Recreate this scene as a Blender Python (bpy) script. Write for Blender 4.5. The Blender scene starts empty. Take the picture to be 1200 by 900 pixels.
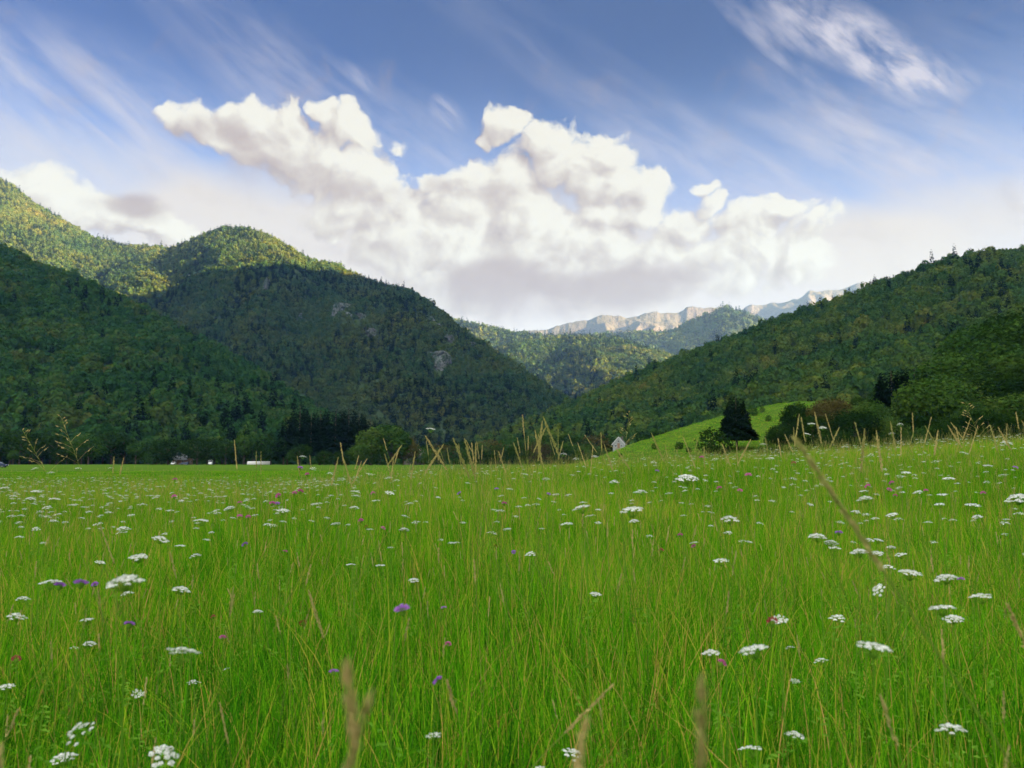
CAST_H = 890.0
HAZE_D = 3.8e-5
import bpy, math, random
import numpy as np
from mathutils import Vector, Matrix
from mathutils.bvhtree import BVHTree

R = math.radians
rng = np.random.default_rng(7)
random.seed(11)
scn = bpy.context.scene
COL = scn.collection

# ------------------------------------------------------------------ camera
CAM_Z = 1.25
FOC = 950.0                       # focal length in units of a 1200 wide picture
PITCH = math.atan(91.5 / FOC)
CT, ST = math.cos(PITCH), math.sin(PITCH)
cam_data = bpy.data.cameras.new('camera')
cam_data.sensor_width = 36.0
cam_data.lens = 36.0 * FOC / 1200.0
cam_data.clip_start = 0.05
cam_data.clip_end = 60000.0
cam_data.dof.use_dof = True
cam_data.dof.focus_distance = 6.5
cam_data.dof.aperture_fstop = (cam_data.lens / 1000.0) / 0.0060
cam = bpy.data.objects.new('camera', cam_data)
COL.objects.link(cam)
cam.location = (0, 0, CAM_Z)
cam.rotation_euler = (math.pi / 2 + PITCH, 0, 0)
scn.camera = cam

def ray(px, py):
    u = (px - 600.0) / FOC
    v = (450.0 - py) / FOC
    d = Vector((u, CT - v * ST, ST + v * CT))
    return d

def at(px, py, Y):
    d = ray(px, py)
    return Vector((0, 0, CAM_Z)) + d * (Y / d.y)

def az_el(px, py):
    d = ray(px, py).normalized()
    return math.atan2(d.x, d.y), math.asin(d.z)

# ------------------------------------------------------------------ render
scn.render.engine = 'CYCLES'
scn.view_settings.view_transform = 'Standard'
scn.view_settings.look = 'None'
scn.view_settings.gamma = 1.0
scn.view_settings.use_curve_mapping = False
scn.view_settings.exposure = EXPOSURE = 4.15
scn.cycles.max_bounces = 6
scn.cycles.diffuse_bounces = 3
scn.cycles.glossy_bounces = 2
scn.cycles.transmission_bounces = 4
scn.cycles.volume_bounces = 1
scn.cycles.transparent_max_bounces = 8
scn.cycles.caustics_reflective = False
scn.cycles.caustics_refractive = False
scn.cycles.sample_clamp_indirect = 4.0
scn.cycles.use_denoising = True

# ------------------------------------------------------------------ objects
def tag(o, label=None, cat=None, group=None, kind=None):
    if label: o['label'] = label
    if cat: o['category'] = cat
    if group: o['group'] = group
    if kind: o['kind'] = kind
    return o

def empty(name, loc, rz=0.0, sc=1.0):
    o = bpy.data.objects.new(name, None)
    o.empty_display_size = 0.2
    COL.objects.link(o)
    o.location = loc
    o.rotation_euler = (0, 0, rz)
    o.scale = (sc, sc, sc)
    return o

def mesh_np(name, verts, faces, attrs=None, mats=(), smooth=False, midx=None):
    """verts (n,3); faces (m,k) array or list of arrays with different k."""
    me = bpy.data.meshes.new(name)
    verts = np.asarray(verts, dtype=np.float32)
    if not isinstance(faces, (list, tuple)):
        faces = [faces]
    faces = [np.asarray(f, dtype=np.int32) for f in faces if len(f)]
    nl = sum(f.size for f in faces)
    nf = sum(len(f) for f in faces)
    me.vertices.add(len(verts))
    me.vertices.foreach_set('co', verts.ravel())
    me.loops.add(nl)
    me.loops.foreach_set('vertex_index', np.concatenate([f.ravel() for f in faces]))
    me.polygons.add(nf)
    starts, s = [], 0
    for f in faces:
        starts.append(s + np.arange(len(f)) * f.shape[1])
        s += f.size
    me.polygons.foreach_set('loop_start', np.concatenate(starts).astype(np.int32))
    if midx is not None:
        me.polygons.foreach_set('material_index', np.asarray(midx, dtype=np.int32))
    me.polygons.foreach_set('use_smooth', np.full(nf, smooth, dtype=bool))
    me.update(calc_edges=True)
    for k, v in (attrs or {}).items():
        a = me.attributes.new(k, 'FLOAT', 'POINT')
        a.data.foreach_set('value', np.asarray(v, dtype=np.float32))
    for m in mats:
        me.materials.append(m)
    return me

def link(name, me, parent=None, loc=None):
    o = bpy.data.objects.new(name, me)
    COL.objects.link(o)
    if parent is not None: o.parent = parent
    if loc is not None: o.location = loc
    return o

class MB:
    """collects simple shapes into one mesh"""
    def __init__(self): self.v = []; self.f4 = []; self.f3 = []; self.n = 0; self.t = []
    def add(self, v, f4=None, f3=None, tint=0.5):
        v = np.asarray(v, dtype=float).reshape(-1, 3)
        self.v.append(v); self.t.append(np.full(len(v), tint))
        if f4 is not None and len(f4): self.f4.append(np.asarray(f4) + self.n)
        if f3 is not None and len(f3): self.f3.append(np.asarray(f3) + self.n)
        self.n += len(v)
    def box(self, c, s, rz=0.0):
        x, y, z = [k / 2 for k in s]
        p = np.array([[-x,-y,-z],[x,-y,-z],[x,y,-z],[-x,y,-z],[-x,-y,z],[x,-y,z],[x,y,z],[-x,y,z]])
        cz, sz = math.cos(rz), math.sin(rz)
        p = p @ np.array([[cz, sz, 0], [-sz, cz, 0], [0, 0, 1]]) + np.asarray(c)
        self.add(p, [[0,3,2,1],[4,5,6,7],[0,1,5,4],[1,2,6,5],[2,3,7,6],[3,0,4,7]])
    def tube(self, pts, radii, n=6, cap=True, tint=0.5):
        pts = np.asarray(pts, dtype=float); k = len(pts)
        radii = np.broadcast_to(np.asarray(radii, dtype=float), (k,))
        tan = np.gradient(pts, axis=0)
        tan /= np.linalg.norm(tan, axis=1)[:, None] + 1e-9
        ref = np.array([1.0, 0.13, 0.07]) if abs(tan[0][0]) < 0.8 else np.array([0.1, 1.0, 0.05])
        a = np.cross(tan, ref); a /= np.linalg.norm(a, axis=1)[:, None] + 1e-9
        b = np.cross(tan, a)
        th = np.arange(n) * 2 * math.pi / n
        ring = a[:, None, :] * np.cos(th)[None, :, None] + b[:, None, :] * np.sin(th)[None, :, None]
        v = (pts[:, None, :] + ring * radii[:, None, None]).reshape(-1, 3)
        f = []
        for i in range(k - 1):
            for j in range(n):
                j2 = (j + 1) % n
                f.append([i*n+j, i*n+j2, (i+1)*n+j2, (i+1)*n+j])
        f3 = []
        if cap:
            v = np.vstack([v, pts[-1:], pts[:1]])
            for j in range(n):
                f3.append([(k-1)*n+j, (k-1)*n+(j+1) % n, k*n])
                f3.append([(j+1) % n, j, k*n+1])
        self.add(v, f, f3, tint)
    def build(self, name, mat, smooth=False):
        fs = []
        if self.f4: fs.append(np.concatenate(self.f4))
        if self.f3: fs.append(np.concatenate(self.f3))
        return mesh_np(name, np.concatenate(self.v), fs, {'tint': np.concatenate(self.t)}, [mat], smooth)

# ------------------------------------------------------------------ numpy noise
_tab = np.random.default_rng(3).random((256, 256))
def vnoise(x, y):
    x = np.asarray(x, dtype=float); y = np.asarray(y, dtype=float)
    xi = np.floor(x).astype(int); yi = np.floor(y).astype(int)
    fx = x - xi; fy = y - yi
    fx = fx * fx * (3 - 2 * fx); fy = fy * fy * (3 - 2 * fy)
    x0 = xi & 255; x1 = (xi + 1) & 255; y0 = yi & 255; y1 = (yi + 1) & 255
    return ((_tab[x0, y0] * (1 - fx) + _tab[x1, y0] * fx) * (1 - fy) +
            (_tab[x0, y1] * (1 - fx) + _tab[x1, y1] * fx) * fy)
def fbm(x, y, oct=4, gain=0.5):
    s = 0; a = 1; t = 0
    for k in range(oct):
        s = s + a * (vnoise(x * 2**k + 17.3 * k, y * 2**k + 5.1 * k) * 2 - 1); t += a; a *= gain
    return s / t
def ridged(x, y, oct=4, gain=0.5):
    s = 0; a = 1; t = 0
    for k in range(oct):
        s = s + a * (1 - np.abs(vnoise(x * 2**k + 31.7 * k, y * 2**k + 9.7 * k) * 2 - 1)); t += a; a *= gain
    return s / t
def sstep(a, b, x):
    t = np.clip((np.asarray(x, dtype=float) - a) / (b - a), 0, 1)
    return t * t * (3 - 2 * t)

# ------------------------------------------------------------------ node helpers
class E:
    """tiny expression wrapper round Math nodes"""
    nt = None
    def __init__(self, s): self.s = s
    @staticmethod
    def m(op, *a, clamp=False):
        n = E.nt.nodes.new('ShaderNodeMath'); n.operation = op; n.use_clamp = clamp
        for i, x in enumerate(a):
            if isinstance(x, E): E.nt.links.new(x.s, n.inputs[i])
            else: n.inputs[i].default_value = float(x)
        return E(n.outputs[0])
    def __add__(s, o): return E.m('ADD', s, o)
    __radd__ = __add__
    def __sub__(s, o): return E.m('SUBTRACT', s, o)
    def __rsub__(s, o): return E.m('SUBTRACT', o, s)
    def __mul__(s, o): return E.m('MULTIPLY', s, o)
    __rmul__ = __mul__
    def __truediv__(s, o): return E.m('DIVIDE', s, o)
    def max(s, o): return E.m('MAXIMUM', s, o)
    def min(s, o): return E.m('MINIMUM', s, o)
    def smax(s, o, k): return E.m('SMOOTH_MAX', s, o, k)
    def pow(s, o): return E.m('POWER', s, o)
    def clamp(s): return E.m('ADD', s, 0.0, clamp=True)
def smooth_e(x, a, b, o0=0.0, o1=1.0):
    n = E.nt.nodes.new('ShaderNodeMapRange'); n.interpolation_type = 'SMOOTHSTEP'
    E.nt.links.new(x.s, n.inputs['Value'])
    n.inputs['From Min'].default_value = a; n.inputs['From Max'].default_value = b
    n.inputs['To Min'].default_value = o0; n.inputs['To Max'].default_value = o1
    return E(n.outputs[0])
def mixcol(f, a, b, mode='MIX'):
    n = E.nt.nodes.new('ShaderNodeMix'); n.data_type = 'RGBA'; n.blend_type = mode; n.clamp_factor = True
    def put(i, x):
        if isinstance(x, E): E.nt.links.new(x.s, n.inputs[i])
        elif isinstance(x, (int, float)): n.inputs[i].default_value = x
        else: n.inputs[i].default_value = (*x[:3], 1)
    put(0, f); put(6, a); put(7, b)
    return E(n.outputs[2])
def vmath(op, a, b=None, scale=None):
    n = E.nt.nodes.new('ShaderNodeVectorMath'); n.operation = op
    def put(i, x):
        if isinstance(x, E): E.nt.links.new(x.s, n.inputs[i])
        else: n.inputs[i].default_value = x
    put(0, a)
    if b is not None: put(1, b)
    if scale is not None: n.inputs['Scale'].default_value = scale
    return E(n.outputs['Value'] if op in ('DOT_PRODUCT', 'LENGTH', 'DISTANCE') else n.outputs[0])
def combine(x, y, z=0.0):
    n = E.nt.nodes.new('ShaderNodeCombineXYZ')
    for i, k in enumerate((x, y, z)):
        if isinstance(k, E): E.nt.links.new(k.s, n.inputs[i])
        else: n.inputs[i].default_value = k
    return E(n.outputs[0])
def noise(vec, scale, detail=3.0, rough=0.5, dims='3D', distort=0.0, color=False):
    n = E.nt.nodes.new('ShaderNodeTexNoise'); n.noise_dimensions = dims
    if vec is not None: E.nt.links.new(vec.s, n.inputs['Vector'])
    n.inputs['Scale'].default_value = scale; n.inputs['Detail'].default_value = detail
    n.inputs['Roughness'].default_value = rough; n.inputs['Distortion'].default_value = distort
    return E(n.outputs['Color' if color else 0])
def ramp(fac, stops):
    n = E.nt.nodes.new('ShaderNodeValToRGB')
    E.nt.links.new(fac.s, n.inputs[0])
    el = n.color_ramp.elements
    while len(el) > 1: el.remove(el[-1])
    for i, (p, c) in enumerate(stops):
        e = el[0] if i == 0 else el.new(p)
        e.position = p; e.color = (*c[:3], 1)
    return E(n.outputs[0])

SUN_AZ, SUN_EL = R(112), R(10.5)
# ------------------------------------------------------------------ sky and sun
w = bpy.data.worlds.new('World'); scn.world = w; w.use_nodes = True
nt = w.node_tree; nt.nodes.clear(); E.nt = nt
sky = nt.nodes.new('ShaderNodeTexSky'); sky.sky_type = 'NISHITA'; sky.sun_disc = False
sky.sun_elevation = SUN_EL; sky.sun_rotation = SUN_AZ
sky.altitude = 600; sky.air_density = 1.0; sky.dust_density = 0.6; sky.ozone_density = 2.5
tc = nt.nodes.new('ShaderNodeTexCoord')
D = E(tc.outputs['Generated'])
sx = nt.nodes.new('ShaderNodeSeparateXYZ'); nt.links.new(D.s, sx.inputs[0])
dx, dy, dz = [E(o) for o in sx.outputs]
AZ = E.m('ARCTAN2', dx, dy)
EL = E.m('ARCSINE', dz)
# working plane: 10 units per radian, azimuth and elevation
P = combine(AZ * 10.0, EL * 10.0)
K = 10.0 / FOC
def ae(px, py):
    a, e = az_el(px, py); return (a * 10, e * 10, 0)

CUMULUS = [  # px, py, half width, half height, weight
 (216,146,26,15,.8),(250,152,42,24,.9),(300,142,40,26,.95),(334,144,34,28,1),(348,128,16,18,.8),(318,170,56,34,1),(365,186,64,40,1),(412,208,62,42,1),(446,222,42,34,.9),
 (406,150,34,25,.95),(384,134,17,14,.85),(458,163,15,11,.55),(425,255,62,30,.8),
 (512,216,22,15,.75),(558,206,34,24,.9),(590,216,46,36,1),(612,248,46,46,1),(545,240,50,40,.9),(482,250,34,34,.85),(470,292,66,44,1),(535,292,66,44,1),(575,312,70,36,1),(520,335,80,34,1),
 (597,145,28,19,1),(574,158,15,11,.8),(640,166,42,25,1),(705,182,42,32,1),(672,196,58,34,1),(746,226,48,38,1),(716,218,56,38,1),(706,250,50,22,.85),(752,250,36,26,.9),
 (622,290,56,46,1),(662,278,54,38,1),(706,284,38,34,.95),(655,320,120,34,.9),(760,304,36,18,.75),
 (808,268,32,22,.85),(780,292,34,18,.75),(838,240,17,14,.75),(832,222,11,9,.65),(880,258,44,21,.85),(926,244,24,17,.62),(955,262,30,18,.6),(936,302,38,26,.75),(900,298,34,21,.7),(868,284,28,16,.62),(845,298,36,19,.7),
 (38,218,34,27,1),(70,244,42,26,1),(118,262,46,22,.85),(170,254,46,25,.85),(198,264,34,24,.8),(140,238,40,14,.6),
 (720,335,90,20,.6),(840,322,90,20,.5),
]
SHADE = [  # softer, nearer rags of cloud in shadow
 (640,342,200,46,1.3),(570,322,80,36,.8),(740,334,110,24,.8),(250,156,64,20,1.0),(330,186,60,20,.8),(385,212,54,20,.6),(430,232,60,24,.85),(450,262,50,18,.55),(514,217,24,17,1.0),(588,226,34,20,.75),(490,292,44,22,.5),
 (168,246,42,19,1.0),(140,240,44,14,.7),(655,206,30,20,.35),(348,160,18,12,.6),(820,318,90,14,.5),(300,200,50,18,.4),(410,300,50,18,.35)]
def blob_field(Pv):
    f = None
    for (px, py, a, b, wt) in CUMULUS:
        d = vmath('MULTIPLY', vmath('SUBTRACT', Pv, ae(px, py)), (1 / (a * K), 1 / (b * K), 0))
        q = (1.0 - vmath('DOT_PRODUCT', d, d)) * wt
        f = q if f is None else f.smax(q, 0.12)
    return f

def voro(vec, scale, detail=2.0, rough=0.5, smooth=0.35):
    n = nt.nodes.new('ShaderNodeTexVoronoi'); n.voronoi_dimensions = '2D'; n.feature = 'F1'
    n.normalize = True
    nt.links.new(vec.s, n.inputs['Vector'])
    n.inputs['Scale'].default_value = scale; n.inputs['Detail'].default_value = detail
    n.inputs['Roughness'].default_value = rough
    return E(n.outputs['Distance'])

def cloud_height(Pv):
    w1 = noise(Pv, 1.1, 4.0, 0.55, '2D', color=True)
    Pw = vmath('ADD', Pv, vmath('SCALE', vmath('SUBTRACT', w1, (0.5, 0.5, 0.5)), scale=0.62))
    B = blob_field(Pw)
    puff = 1.0 - voro(Pw, 2.7, 2.5, 0.55)
    fine = noise(Pw, 5.5, 5.0, 0.6, '2D')
    return B, puff, fine

L2 = (0.16, 0.13, 0)              # towards the light on the sky plane
B0, V0, F0 = cloud_height(P)
B1, V1, F1 = cloud_height(vmath('ADD', P, L2))
H0 = B0 * 0.9 + V0 * 0.95 + F0 * 0.50
H1 = B1 * 0.9 + V1 * 0.95 + F1 * 0.50
edge = B0 + 0.04 + (V0 - 0.66) * 1.5 + (F0 - 0.5) * 1.1
soft = smooth_e(EL, R(15), R(6))     # the lower cloud is hazier
dens = smooth_e(edge, -0.04, 0.56) * (1.0 - soft * 0.30)
dens = dens * smooth_e(EL, -0.02, 0.05)
light = 0.78 + (H0 - H1) * 0.95
light = light.clamp()
cum_col = ramp(light, [(0.0, (0.34, 0.24, 0.21)), (0.3, (0.50, 0.38, 0.325)), (0.55, (0.65, 0.54, 0.445)), (0.8, (0.79, 0.70, 0.575)), (1.0, (0.91, 0.84, 0.69))])

# cirrus: streaks drawn out along a tilted direction
def streaks(angle, sx_, sy_, scale, seed):
    c, s = math.cos(angle), math.sin(angle)
    u = vmath('DOT_PRODUCT', P, (c, s, 0)) * sx_
    v = vmath('DOT_PRODUCT', P, (-s, c, 0)) * sy_
    return noise(combine(u + seed, v), scale, 6.0, 0.62, '2D', 0.15)
def mask(spots):
    f = None
    for (px, py, a, b, wt, ang) in spots:
        d = vmath('SUBTRACT', P, ae(px, py))
        c, s = math.cos(ang), math.sin(ang)
        u = vmath('DOT_PRODUCT', d, (c / (a * K), s / (a * K), 0))
        v = vmath('DOT_PRODUCT', d, (-s / (b * K), c / (b * K), 0))
        q = (1.0 - (u * u + v * v)).max(0.0) * wt
        f = q if f is None else f + q
    return f
sA = streaks(R(-33), 0.35, 1.6, 1.6, 3.1)
sB = streaks(R(-42), 0.5, 1.5, 2.6, 8.7)
mA = mask([(140,190,330,130,1.0,R(-8)),(380,130,330,60,.75,R(-30)),(540,180,160,40,.5,R(-35)),(720,120,330,50,.4,R(-30)),(60,80,200,60,.45,R(-20)),(1120,180,240,90,.7,R(-20)),(950,210,300,80,.7,R(-12)),(1150,60,120,80,.25,0.0)])
mB = mask([(985,40,110,36,1.25,R(-28)),(1070,88,70,30,1.2,R(-22)),(900,48,130,14,.55,R(-42)),(1165,215,110,30,.55,R(-30)),(525,133,30,18,.7,R(-35)),(1010,170,190,34,.35,R(-40)),(430,95,50,12,.5,R(-25))])
ci = (smooth_e(sA, 0.22, 0.82) * mA * 0.62 + smooth_e(sB, 0.28, 0.78) * mB * 0.92).clamp()
# the milky layer that thickens to the horizon
veil_n = noise(P, 0.55, 4.0, 0.5, '2D')
veil = (smooth_e(EL, R(31), R(9)) * 0.80 + (veil_n - 0.5) * 0.35).clamp() * smooth_e(EL, R(33), R(14))
sh_m = mask([(a, b, c, d, e, 0.0) for (a, b, c, d, e) in SHADE])
sh_n = noise(P, 1.7, 5.0, 0.60, '2D', 0.3)
shade = smooth_e(sh_m * 0.9 + (sh_n - 0.5) * 2.0, 0.05, 1.45)
cream_m = mask([(330,290,190,100,.9,0.0),(560,320,300,110,1.0,0.0),(90,235,260,80,.75,0.0),(860,320,260,80,.8,0.0),(1130,275,230,60,.8,0.0),(640,250,160,70,.5,0.0)])
cream = (cream_m * (0.55 + veil_n * 0.8)).clamp()
# overhead and behind the camera: unseen broken cloud, boosted to brighten the ground
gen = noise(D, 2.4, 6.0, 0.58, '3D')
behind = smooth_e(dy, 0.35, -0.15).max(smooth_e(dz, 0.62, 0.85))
fill_cloud = smooth_e(gen, 0.40, 0.60) * behind * smooth_e(dz, 0.0, 0.1)

hs = nt.nodes.new('ShaderNodeHueSaturation')
nt.links.new(sky.outputs[0], hs.inputs['Color'])
hs.inputs['Saturation'].default_value = 1.12
SKY_K = 0.1                       # world strength; colours below are given as shown, so divided by it
CL = 1.0 / (SKY_K * 2 ** EXPOSURE)
def lit(c, k=1.0): return tuple(x * CL * k for x in c[:3])
NK = 2 ** (2.1 - EXPOSURE)
base = vmath('MULTIPLY', E(hs.outputs[0]), (0.38 * NK, 0.58 * NK, 0.76 * NK))
col = mixcol(smooth_e(EL, R(10), R(28)), base, vmath('MULTIPLY', base, (0.0, 0.17, 0.36)))
col = mixcol(veil, col, lit((0.53, 0.53, 0.72)))
col = mixcol(ci, col, lit((0.62, 0.57, 0.64)))
def scale_col(c): return vmath('SCALE', c, scale=CL)
low_warm = smooth_e(EL, R(19), R(6))
col = mixcol(low_warm * 0.85, col, lit((0.92, 0.75, 0.58)))
def finish(c):
    b = nt.nodes.new('ShaderNodeBackground'); b.inputs['Strength'].default_value = SKY_K
    nt.links.new(c.s, b.inputs['Color'])
    return b
c_open = mixcol(fill_cloud * 0.9, col, lit((5.2, 5.0, 4.6)))
c_open = mixcol(smooth_e(dz, 0.0, -0.06), c_open, lit((0.10, 0.13, 0.08)))
c_cloud = mixcol(cream * 0.85, col, lit((0.81, 0.68, 0.55)))
c_cloud = mixcol(dens * 0.97, c_cloud, scale_col(cum_col))
c_cloud = mixcol(shade * 0.90, c_cloud, lit((0.46, 0.32, 0.275)))
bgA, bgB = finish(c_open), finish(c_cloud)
# the cumulus bank fills one stretch of the sky; elsewhere its nodes need not be evaluated
inside = E.m('LESS_THAN', E.m('ABSOLUTE', AZ), R(40)) * E.m('GREATER_THAN', EL, R(0.5)) * E.m('LESS_THAN', EL, R(27))
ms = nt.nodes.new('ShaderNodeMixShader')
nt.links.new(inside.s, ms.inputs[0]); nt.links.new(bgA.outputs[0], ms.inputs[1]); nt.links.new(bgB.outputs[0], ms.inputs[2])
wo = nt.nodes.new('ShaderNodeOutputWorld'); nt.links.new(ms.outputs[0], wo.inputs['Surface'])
w.cycles.sampling_method = 'MANUAL'; w.cycles.sample_map_resolution = 512

sd = bpy.data.lights.new('sun', 'SUN'); sd.energy = 5.0; sd.angle = R(0.5); sd.color = (1.0, 0.58, 0.22)
so = bpy.data.objects.new('sun', sd); COL.objects.link(so)
SUNV = Vector((math.sin(SUN_AZ) * math.cos(SUN_EL), math.cos(SUN_AZ) * math.cos(SUN_EL), math.sin(SUN_EL)))
so.rotation_euler = SUNV.to_track_quat('Z', 'Y').to_euler()
so.location = (60, -40, 120)
# ------------------------------------------------------------------ materials
def new_mat(name):
    m = bpy.data.materials.new(name); m.use_nodes = True
    m.node_tree.nodes.clear(); E.nt = m.node_tree
    return m
def out(m, shader):
    o = m.node_tree.nodes.new('ShaderNodeOutputMaterial')
    m.node_tree.links.new(shader, o.inputs['Surface'])
def principled(col, rough=0.8, spec=0.3, bump=None, bump_d=0.1):
    nt = E.nt; b = nt.nodes.new('ShaderNodeBsdfPrincipled')
    if isinstance(col, E): nt.links.new(col.s, b.inputs['Base Color'])
    else: b.inputs['Base Color'].default_value = (*col, 1)
    if isinstance(rough, E): nt.links.new(rough.s, b.inputs['Roughness'])
    else: b.inputs['Roughness'].default_value = rough
    b.inputs['Specular IOR Level'].default_value = spec
    if bump is not None:
        n = nt.nodes.new('ShaderNodeBump'); n.inputs['Distance'].default_value = bump_d
        nt.links.new(bump.s, n.inputs['Height']); nt.links.new(n.outputs[0], b.inputs['Normal'])
    return b.outputs[0]
def geo_pos():
    n = E.nt.nodes.new('ShaderNodeNewGeometry'); return E(n.outputs['Position'])
def attr(name):
    n = E.nt.nodes.new('ShaderNodeAttribute'); n.attribute_name = name; return E(n.outputs['Fac'])
def obj_info(k='Random'):
    n = E.nt.nodes.new('ShaderNodeObjectInfo'); return E(n.outputs[k])
def obj_coord():
    n = E.nt.nodes.new('ShaderNodeTexCoord'); return E(n.outputs['Object'])

def leafy(col, trans=0.35):
    """diffuse leaf that lets some light through"""
    nt = E.nt
    d = nt.nodes.new('ShaderNodeBsdfDiffuse'); t = nt.nodes.new('ShaderNodeBsdfTranslucent'); mx = nt.nodes.new('ShaderNodeMixShader')
    nt.links.new(col.s, d.inputs[0]); nt.links.new(col.s, t.inputs[0])
    mx.inputs[0].default_value = trans
    nt.links.new(d.outputs[0], mx.inputs[1]); nt.links.new(t.outputs[0], mx.inputs[2])
    return mx.outputs[0]

def mat_forest_floor():
    m = new_mat('forest_floor'); p = geo_pos()
    n = noise(p, 0.05, 5.0, 0.6); n2 = noise(p, 0.4, 3.0, 0.6)
    c = ramp((n + n2) * 0.5, [(0.3, (0.012, 0.022, 0.008)), (0.5, (0.020, 0.040, 0.012)), (0.7, (0.040, 0.060, 0.018))])
    out(m, principled(c, 0.95, 0.1)); return m
def mat_meadow():
    m = new_mat('meadow_ground'); p = geo_pos()
    n = noise(p, 0.06, 4.0, 0.6); n2 = noise(p, 1.3, 5.0, 0.65); n3 = noise(vmath('MULTIPLY', p, (0.25, 1.0, 1.0)), 0.35, 4.0, 0.6)
    c = ramp(n * 0.35 + n2 * 0.35 + n3 * 0.3, [(0.30, (0.036, 0.085, 0.010)), (0.5, (0.060, 0.120, 0.013)), (0.68, (0.092, 0.145, 0.020))])
    out(m, principled(c, 1.0, 0.0, n2, 0.05)); return m
def mat_pasture():
    m = new_mat('pasture'); p = geo_pos()
    n = noise(p, 0.035, 4.0, 0.6); n2 = noise(p, 0.6, 5.0, 0.65); n3 = noise(vmath('MULTIPLY', p, (0.6, 0.35, 2.5)), 0.22, 4.0, 0.6)
    f = n * 0.4 + n2 * 0.25 + n3 * 0.35
    c = ramp(f, [(0.28, (0.028, 0.065, 0.008)), (0.48, (0.050, 0.100, 0.010)), (0.6, (0.080, 0.125, 0.016)), (0.72, (0.13, 0.145, 0.03))])
    out(m, principled(c, 1.0, 0.0, n2, 0.2)); return m
def mat_rock(name, a, b, veg, veg_amt):
    m = new_mat(name); p = geo_pos()
    n = noise(p, 0.012, 8.0, 0.62); s = noise(vmath('MULTIPLY', p, (1, 1, 0.18)), 0.05, 6.0, 0.65)
    c = ramp(n * 0.5 + s * 0.5, [(0.3, a), (0.65, b)])
    g = E.nt.nodes.new('ShaderNodeNewGeometry')
    up = vmath('DOT_PRODUCT', E(g.outputs['Normal']), (0, 0, 1))
    k = smooth_e(up + (n - 0.5) * 0.8, 0.55, 0.85) * veg_amt
    c = mixcol(k, c, veg)
    out(m, principled(c, 0.95, 0.1, s, 12.0 if veg_amt > 0.2 else 0.6)); return m

def mat_cliff():
    m = new_mat('cliff_stone'); p = geo_pos()
    s_ = noise(vmath('MULTIPLY', p, (1, 1, 0.16)), 0.10, 7.0, 0.7); n = noise(p, 0.06, 6.0, 0.65); f = noise(p, 0.35, 5.0, 0.65)
    c = ramp(s_ * 0.6 + n * 0.4, [(0.34, (0.045, 0.047, 0.045)), (0.48, (0.105, 0.115, 0.118)), (0.62, (0.21, 0.225, 0.225))])
    c = mixcol(smooth_e(n * 0.5 + f * 0.5, 0.46, 0.55), c, (0.018, 0.045, 0.018))
    out(m, principled(c, 0.95, 0.1, s_, 8.0)); return m
M = dict(floor=mat_forest_floor(), meadow=mat_meadow(), pasture=mat_pasture(),
         rock=mat_rock('limestone', (0.026, 0.030, 0.040), (0.068, 0.072, 0.086), (0.025, 0.036, 0.022), 0.4),
         cliff=mat_cliff())

# ------------------------------------------------------------------ the ground sheet
def mound_top(x):
    return np.interp(x, [-12, -6.5, -4.5, -2, 0, 4, 7.6, 15, 24, 45, 90], [0, 0.0, 0.16, 0.38, 0.50, 0.70, 0.92, 1.42, 1.9, 3.0, 5.0])
def ground_z(x, y):
    x = np.asarray(x, dtype=float); y = np.asarray(y, dtype=float)
    up = sstep(3.0, 23.0, y); down = 1 - sstep(27, 70, y)
    z = mound_top(x) * up * down
    near = np.exp(-((x) ** 2 + (y) ** 2) / 90.0 ** 2)
    z = z + near * 0.05 * fbm(x * 0.35 + 4, y * 0.35 + 9, 3) * sstep(0.3, 3, np.hypot(x, y))
    far = sstep(60, 300, np.hypot(x, y))
    return z + far * 0.35 * fbm(x * 0.01, y * 0.01, 2)

def axis(n, near, far, lo, hi):
    t = np.linspace(-1, 1, n)
    v = np.sign(t) * near * (np.expm1(np.abs(t) * math.log(far / near + 1)))
    return np.unique(np.clip(v, lo, hi))
gx = axis(300, 6.0, 12900.0, -12900, 12900)
gy = axis(340, 6.0, 9800.0, -3000, 9800)
GX, GY = np.meshgrid(gx, gy, indexing='ij')
GZ = ground_z(GX, GY)
def grid_faces(nx, ny):
    i, j = np.meshgrid(np.arange(nx - 1), np.arange(ny - 1), indexing='ij')
    a = (i * ny + j).ravel()
    return np.stack([a, a + ny, a + ny + 1, a + 1], axis=1)
gme = mesh_np('ground', np.stack([GX, GY, GZ], -1).reshape(-1, 3), grid_faces(len(gx), len(gy)), None, [M['meadow']], True)
ground = tag(link('meadow_ground', gme), 'flat green valley meadow running to the foot of the hills', None, None, 'structure')

# ------------------------------------------------------------------ hills
def px_to_a(px, py):
    d = ray(px, py); return d.x / d.y

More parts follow.
